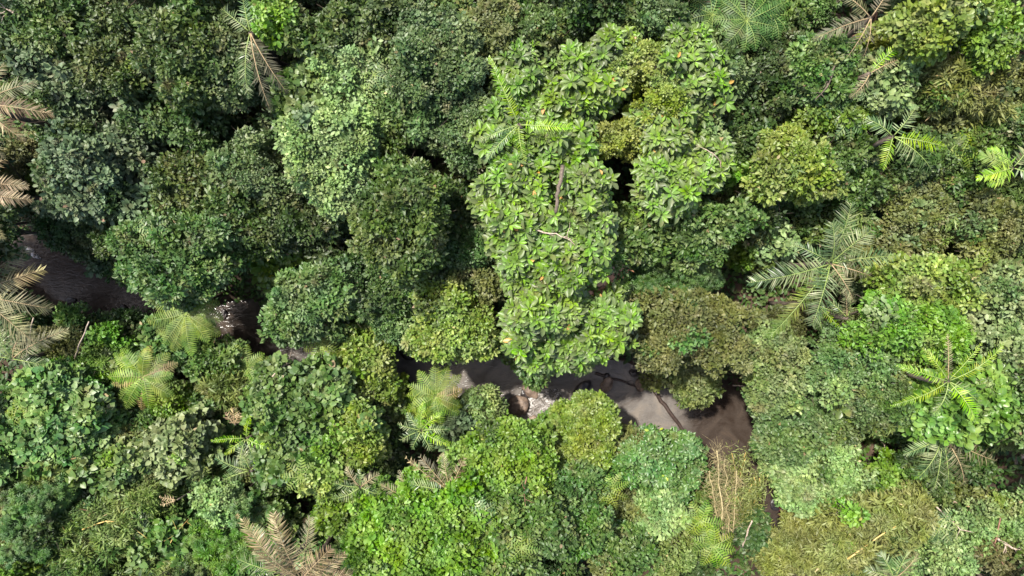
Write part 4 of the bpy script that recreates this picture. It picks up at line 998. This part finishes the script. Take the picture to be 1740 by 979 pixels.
base = list(PLANTS)
def covered(px, py, shrink):
    for (a,b,c,d,*_) in base:
        if ((px-a)/(c*shrink))**2 + ((py-b)/(d*shrink))**2 < 1: return True
    return False
def fits(px, py, r, k):
    for (a,b,c) in fill:
        if math.hypot(px-a, py-b) < k*(r+c): return False
    for (a,b,c) in GAPS:
        if math.hypot(px-a, py-b) < .8*r+c*.85: return False
    return not in_river(px, py, r)
def add_fill(px, py, r):
    kd = region_kind(px, py); size = 'small' if r < 24 else 'medium' if r < 31 else 'wide'
    lm = sorted(LM, key=lambda q: math.hypot(q[0]-px, q[1]-py))
    for q in lm[:5]:
        lab = f"{size} {FCOL[kd]} bush {side(px-q[0], py-q[1])} the {q[2]}"
        if lab not in used: break
    else: return False
    used.add(lab)
    h = random.uniform(3.2, 5.6) + (0.8 if kd in ('bright','pale','yellow') else 0)
    shrub(px, py, r, r*random.uniform(.8,1.1), h, kd, lab, group='understory bushes between the big crowns', dens=.95, limbn=3, name='understory_bush', cat='bush')
    fill.append((px, py, r)); return True
for (rr, tries, shr, k) in ((36,2600,.88,.78),(28,4000,.80,.72),(20,5000,.74,.70)):
    for _ in range(tries):
        if len(fill) > 150: break
        r = rr*random.uniform(.85,1.1); px = random.uniform(-15,1755); py = random.uniform(-15,994)
        if covered(px, py, shr) or not fits(px, py, r, k): continue
        add_fill(px, py, r)
# saplings, climbers and small ferns growing up through the seams between crowns
n0 = 0; S = []
for _ in range(14000):
    if n0 >= 215: break
    px = random.uniform(5, 1735); py = random.uniform(5, 974); r = random.choice([11,13,15,18,21,24])*random.uniform(.9,1.15)
    if any(math.hypot(px-a, py-b) < .95*(r+c) for a,b,c in S) or in_river(px, py, r): continue
    if any(math.hypot(px-a, py-b) < r+c for a,b,c in GAPS): continue
    qs = sorted(math.sqrt(((px-a)/c)**2+((py-b)/d)**2) for (a,b,c,d,*_r) in TOPS)
    if qs[0] < (.25 if px > 1280 or (px < 480 and py > 640) else .55) or qs[0] > 1.15: continue                       # near an edge of a crown, never on top of one
    if 810 < px < 1090 and 90 < py < 640: continue
    if math.hypot(px-998, py-738) < 85 or any(math.hypot(px-a, py-b) < 62 for a,b,*q in PLANTS if q[2] in ('palm','fern')): continue
    kd = region_kind(px, py); typ = random.random()
    lm = sorted(LM, key=lambda q: math.hypot(q[0]-px, q[1]-py)); z = canopy_z(px, py); X, Y = W(px, py, z); hh = max(2.5, z - max(gz(X, Y), 0) + random.uniform(-.5, .6))
    noun = 'leafy climber' if kd in ('heart','grass','grey') else 'sapling'
    if typ < .16: noun = 'little fern'
    for q in lm[:5]:
        lab = f"{'tiny' if r < 14 else 'small' if r < 19 else 'bushy'} {FCOL[kd] if noun != 'little fern' else 'feathery'} {noun} {side(px-q[0], py-q[1])} the {q[2]}"
        if lab not in used: break
    else: continue
    used.add(lab); S.append((px, py, r)); n0 += 1
    if noun == 'little fern':
        t_ = treefern(px, py, r*1.25, hh, lab, random.choice(['fern','fern','palmgreen']), 8, pin=.6); t_['group'] = 'saplings and climbers in the seams of the canopy'
    else:
        T(px, py, r, r*random.uniform(.7,1.2), hh, kd, lab, group='saplings and climbers in the seams of the canopy', dens=.8, limbn=4, name='climber' if 'climber' in noun else 'sapling', cat='vine' if 'climber' in noun else 'tree', thick=.8, bump=.2)
# added trees to shade the left reach, then forest carrying on past the view
MG = []
for px, py, r, h, lab in [(-350,395,88,12,'added shade tree outside the left edge, lowest and farthest'),(-165,440,62,11,'small added shade tree outside the left edge level with the river'),(-88,385,74,11.5,'tall added shade tree outside the left edge above the river'),(-190,350,84,12,'taller added shade tree outside the left edge, farther up the river'),
                     (-300,300,90,12,'farthest of the added shade trees outside the left edge'),(-120,250,70,11,'added shade tree outside the left edge behind the middle withered palm')]:
    T(px, py, r, r*.85, h, 'dark', lab, group='trees just past the picture edge', dens=1.0, name='forest_tree'); MG.append((px,py,r))
for _ in range(3000):
    px = random.uniform(-330, 2070); py = random.uniform(-260, 1240); r = random.uniform(58, 80)
    if -r*.9 < px < 1740+r*.9 and -r*.9 < py < 979+r*.9: continue
    if any(math.hypot(px-a, py-b) < .82*(r+c) for a,b,c in MG) or len(MG) > 44: continue
    x, y, g, z = place(px, py, 8.5)
    if float(river_sd(np.array([x]), np.array([y]))[0]) < .6: continue
    kd = random.choice(['mid','dark','fine','mid']); lm = [q for q in sorted(LM, key=lambda q: math.hypot(q[0]-px, q[1]-py)) if len(q[2].split()) < 4]; ok = False
    for q in lm[:6]:
        lab = f"{FCOL[kd]} crown beyond the picture edge {side(px-q[0], py-q[1])} the {q[2]}"
        if lab not in used: ok = True; break
    if not ok: continue
    used.add(lab); MG.append((px, py, r))
    T(px, py, r, r*.9, random.uniform(8,11), kd, lab, group='trees just past the picture edge', dens=.8, name='forest_tree')
print('plants', len(PLANTS), 'fills', len(fill))
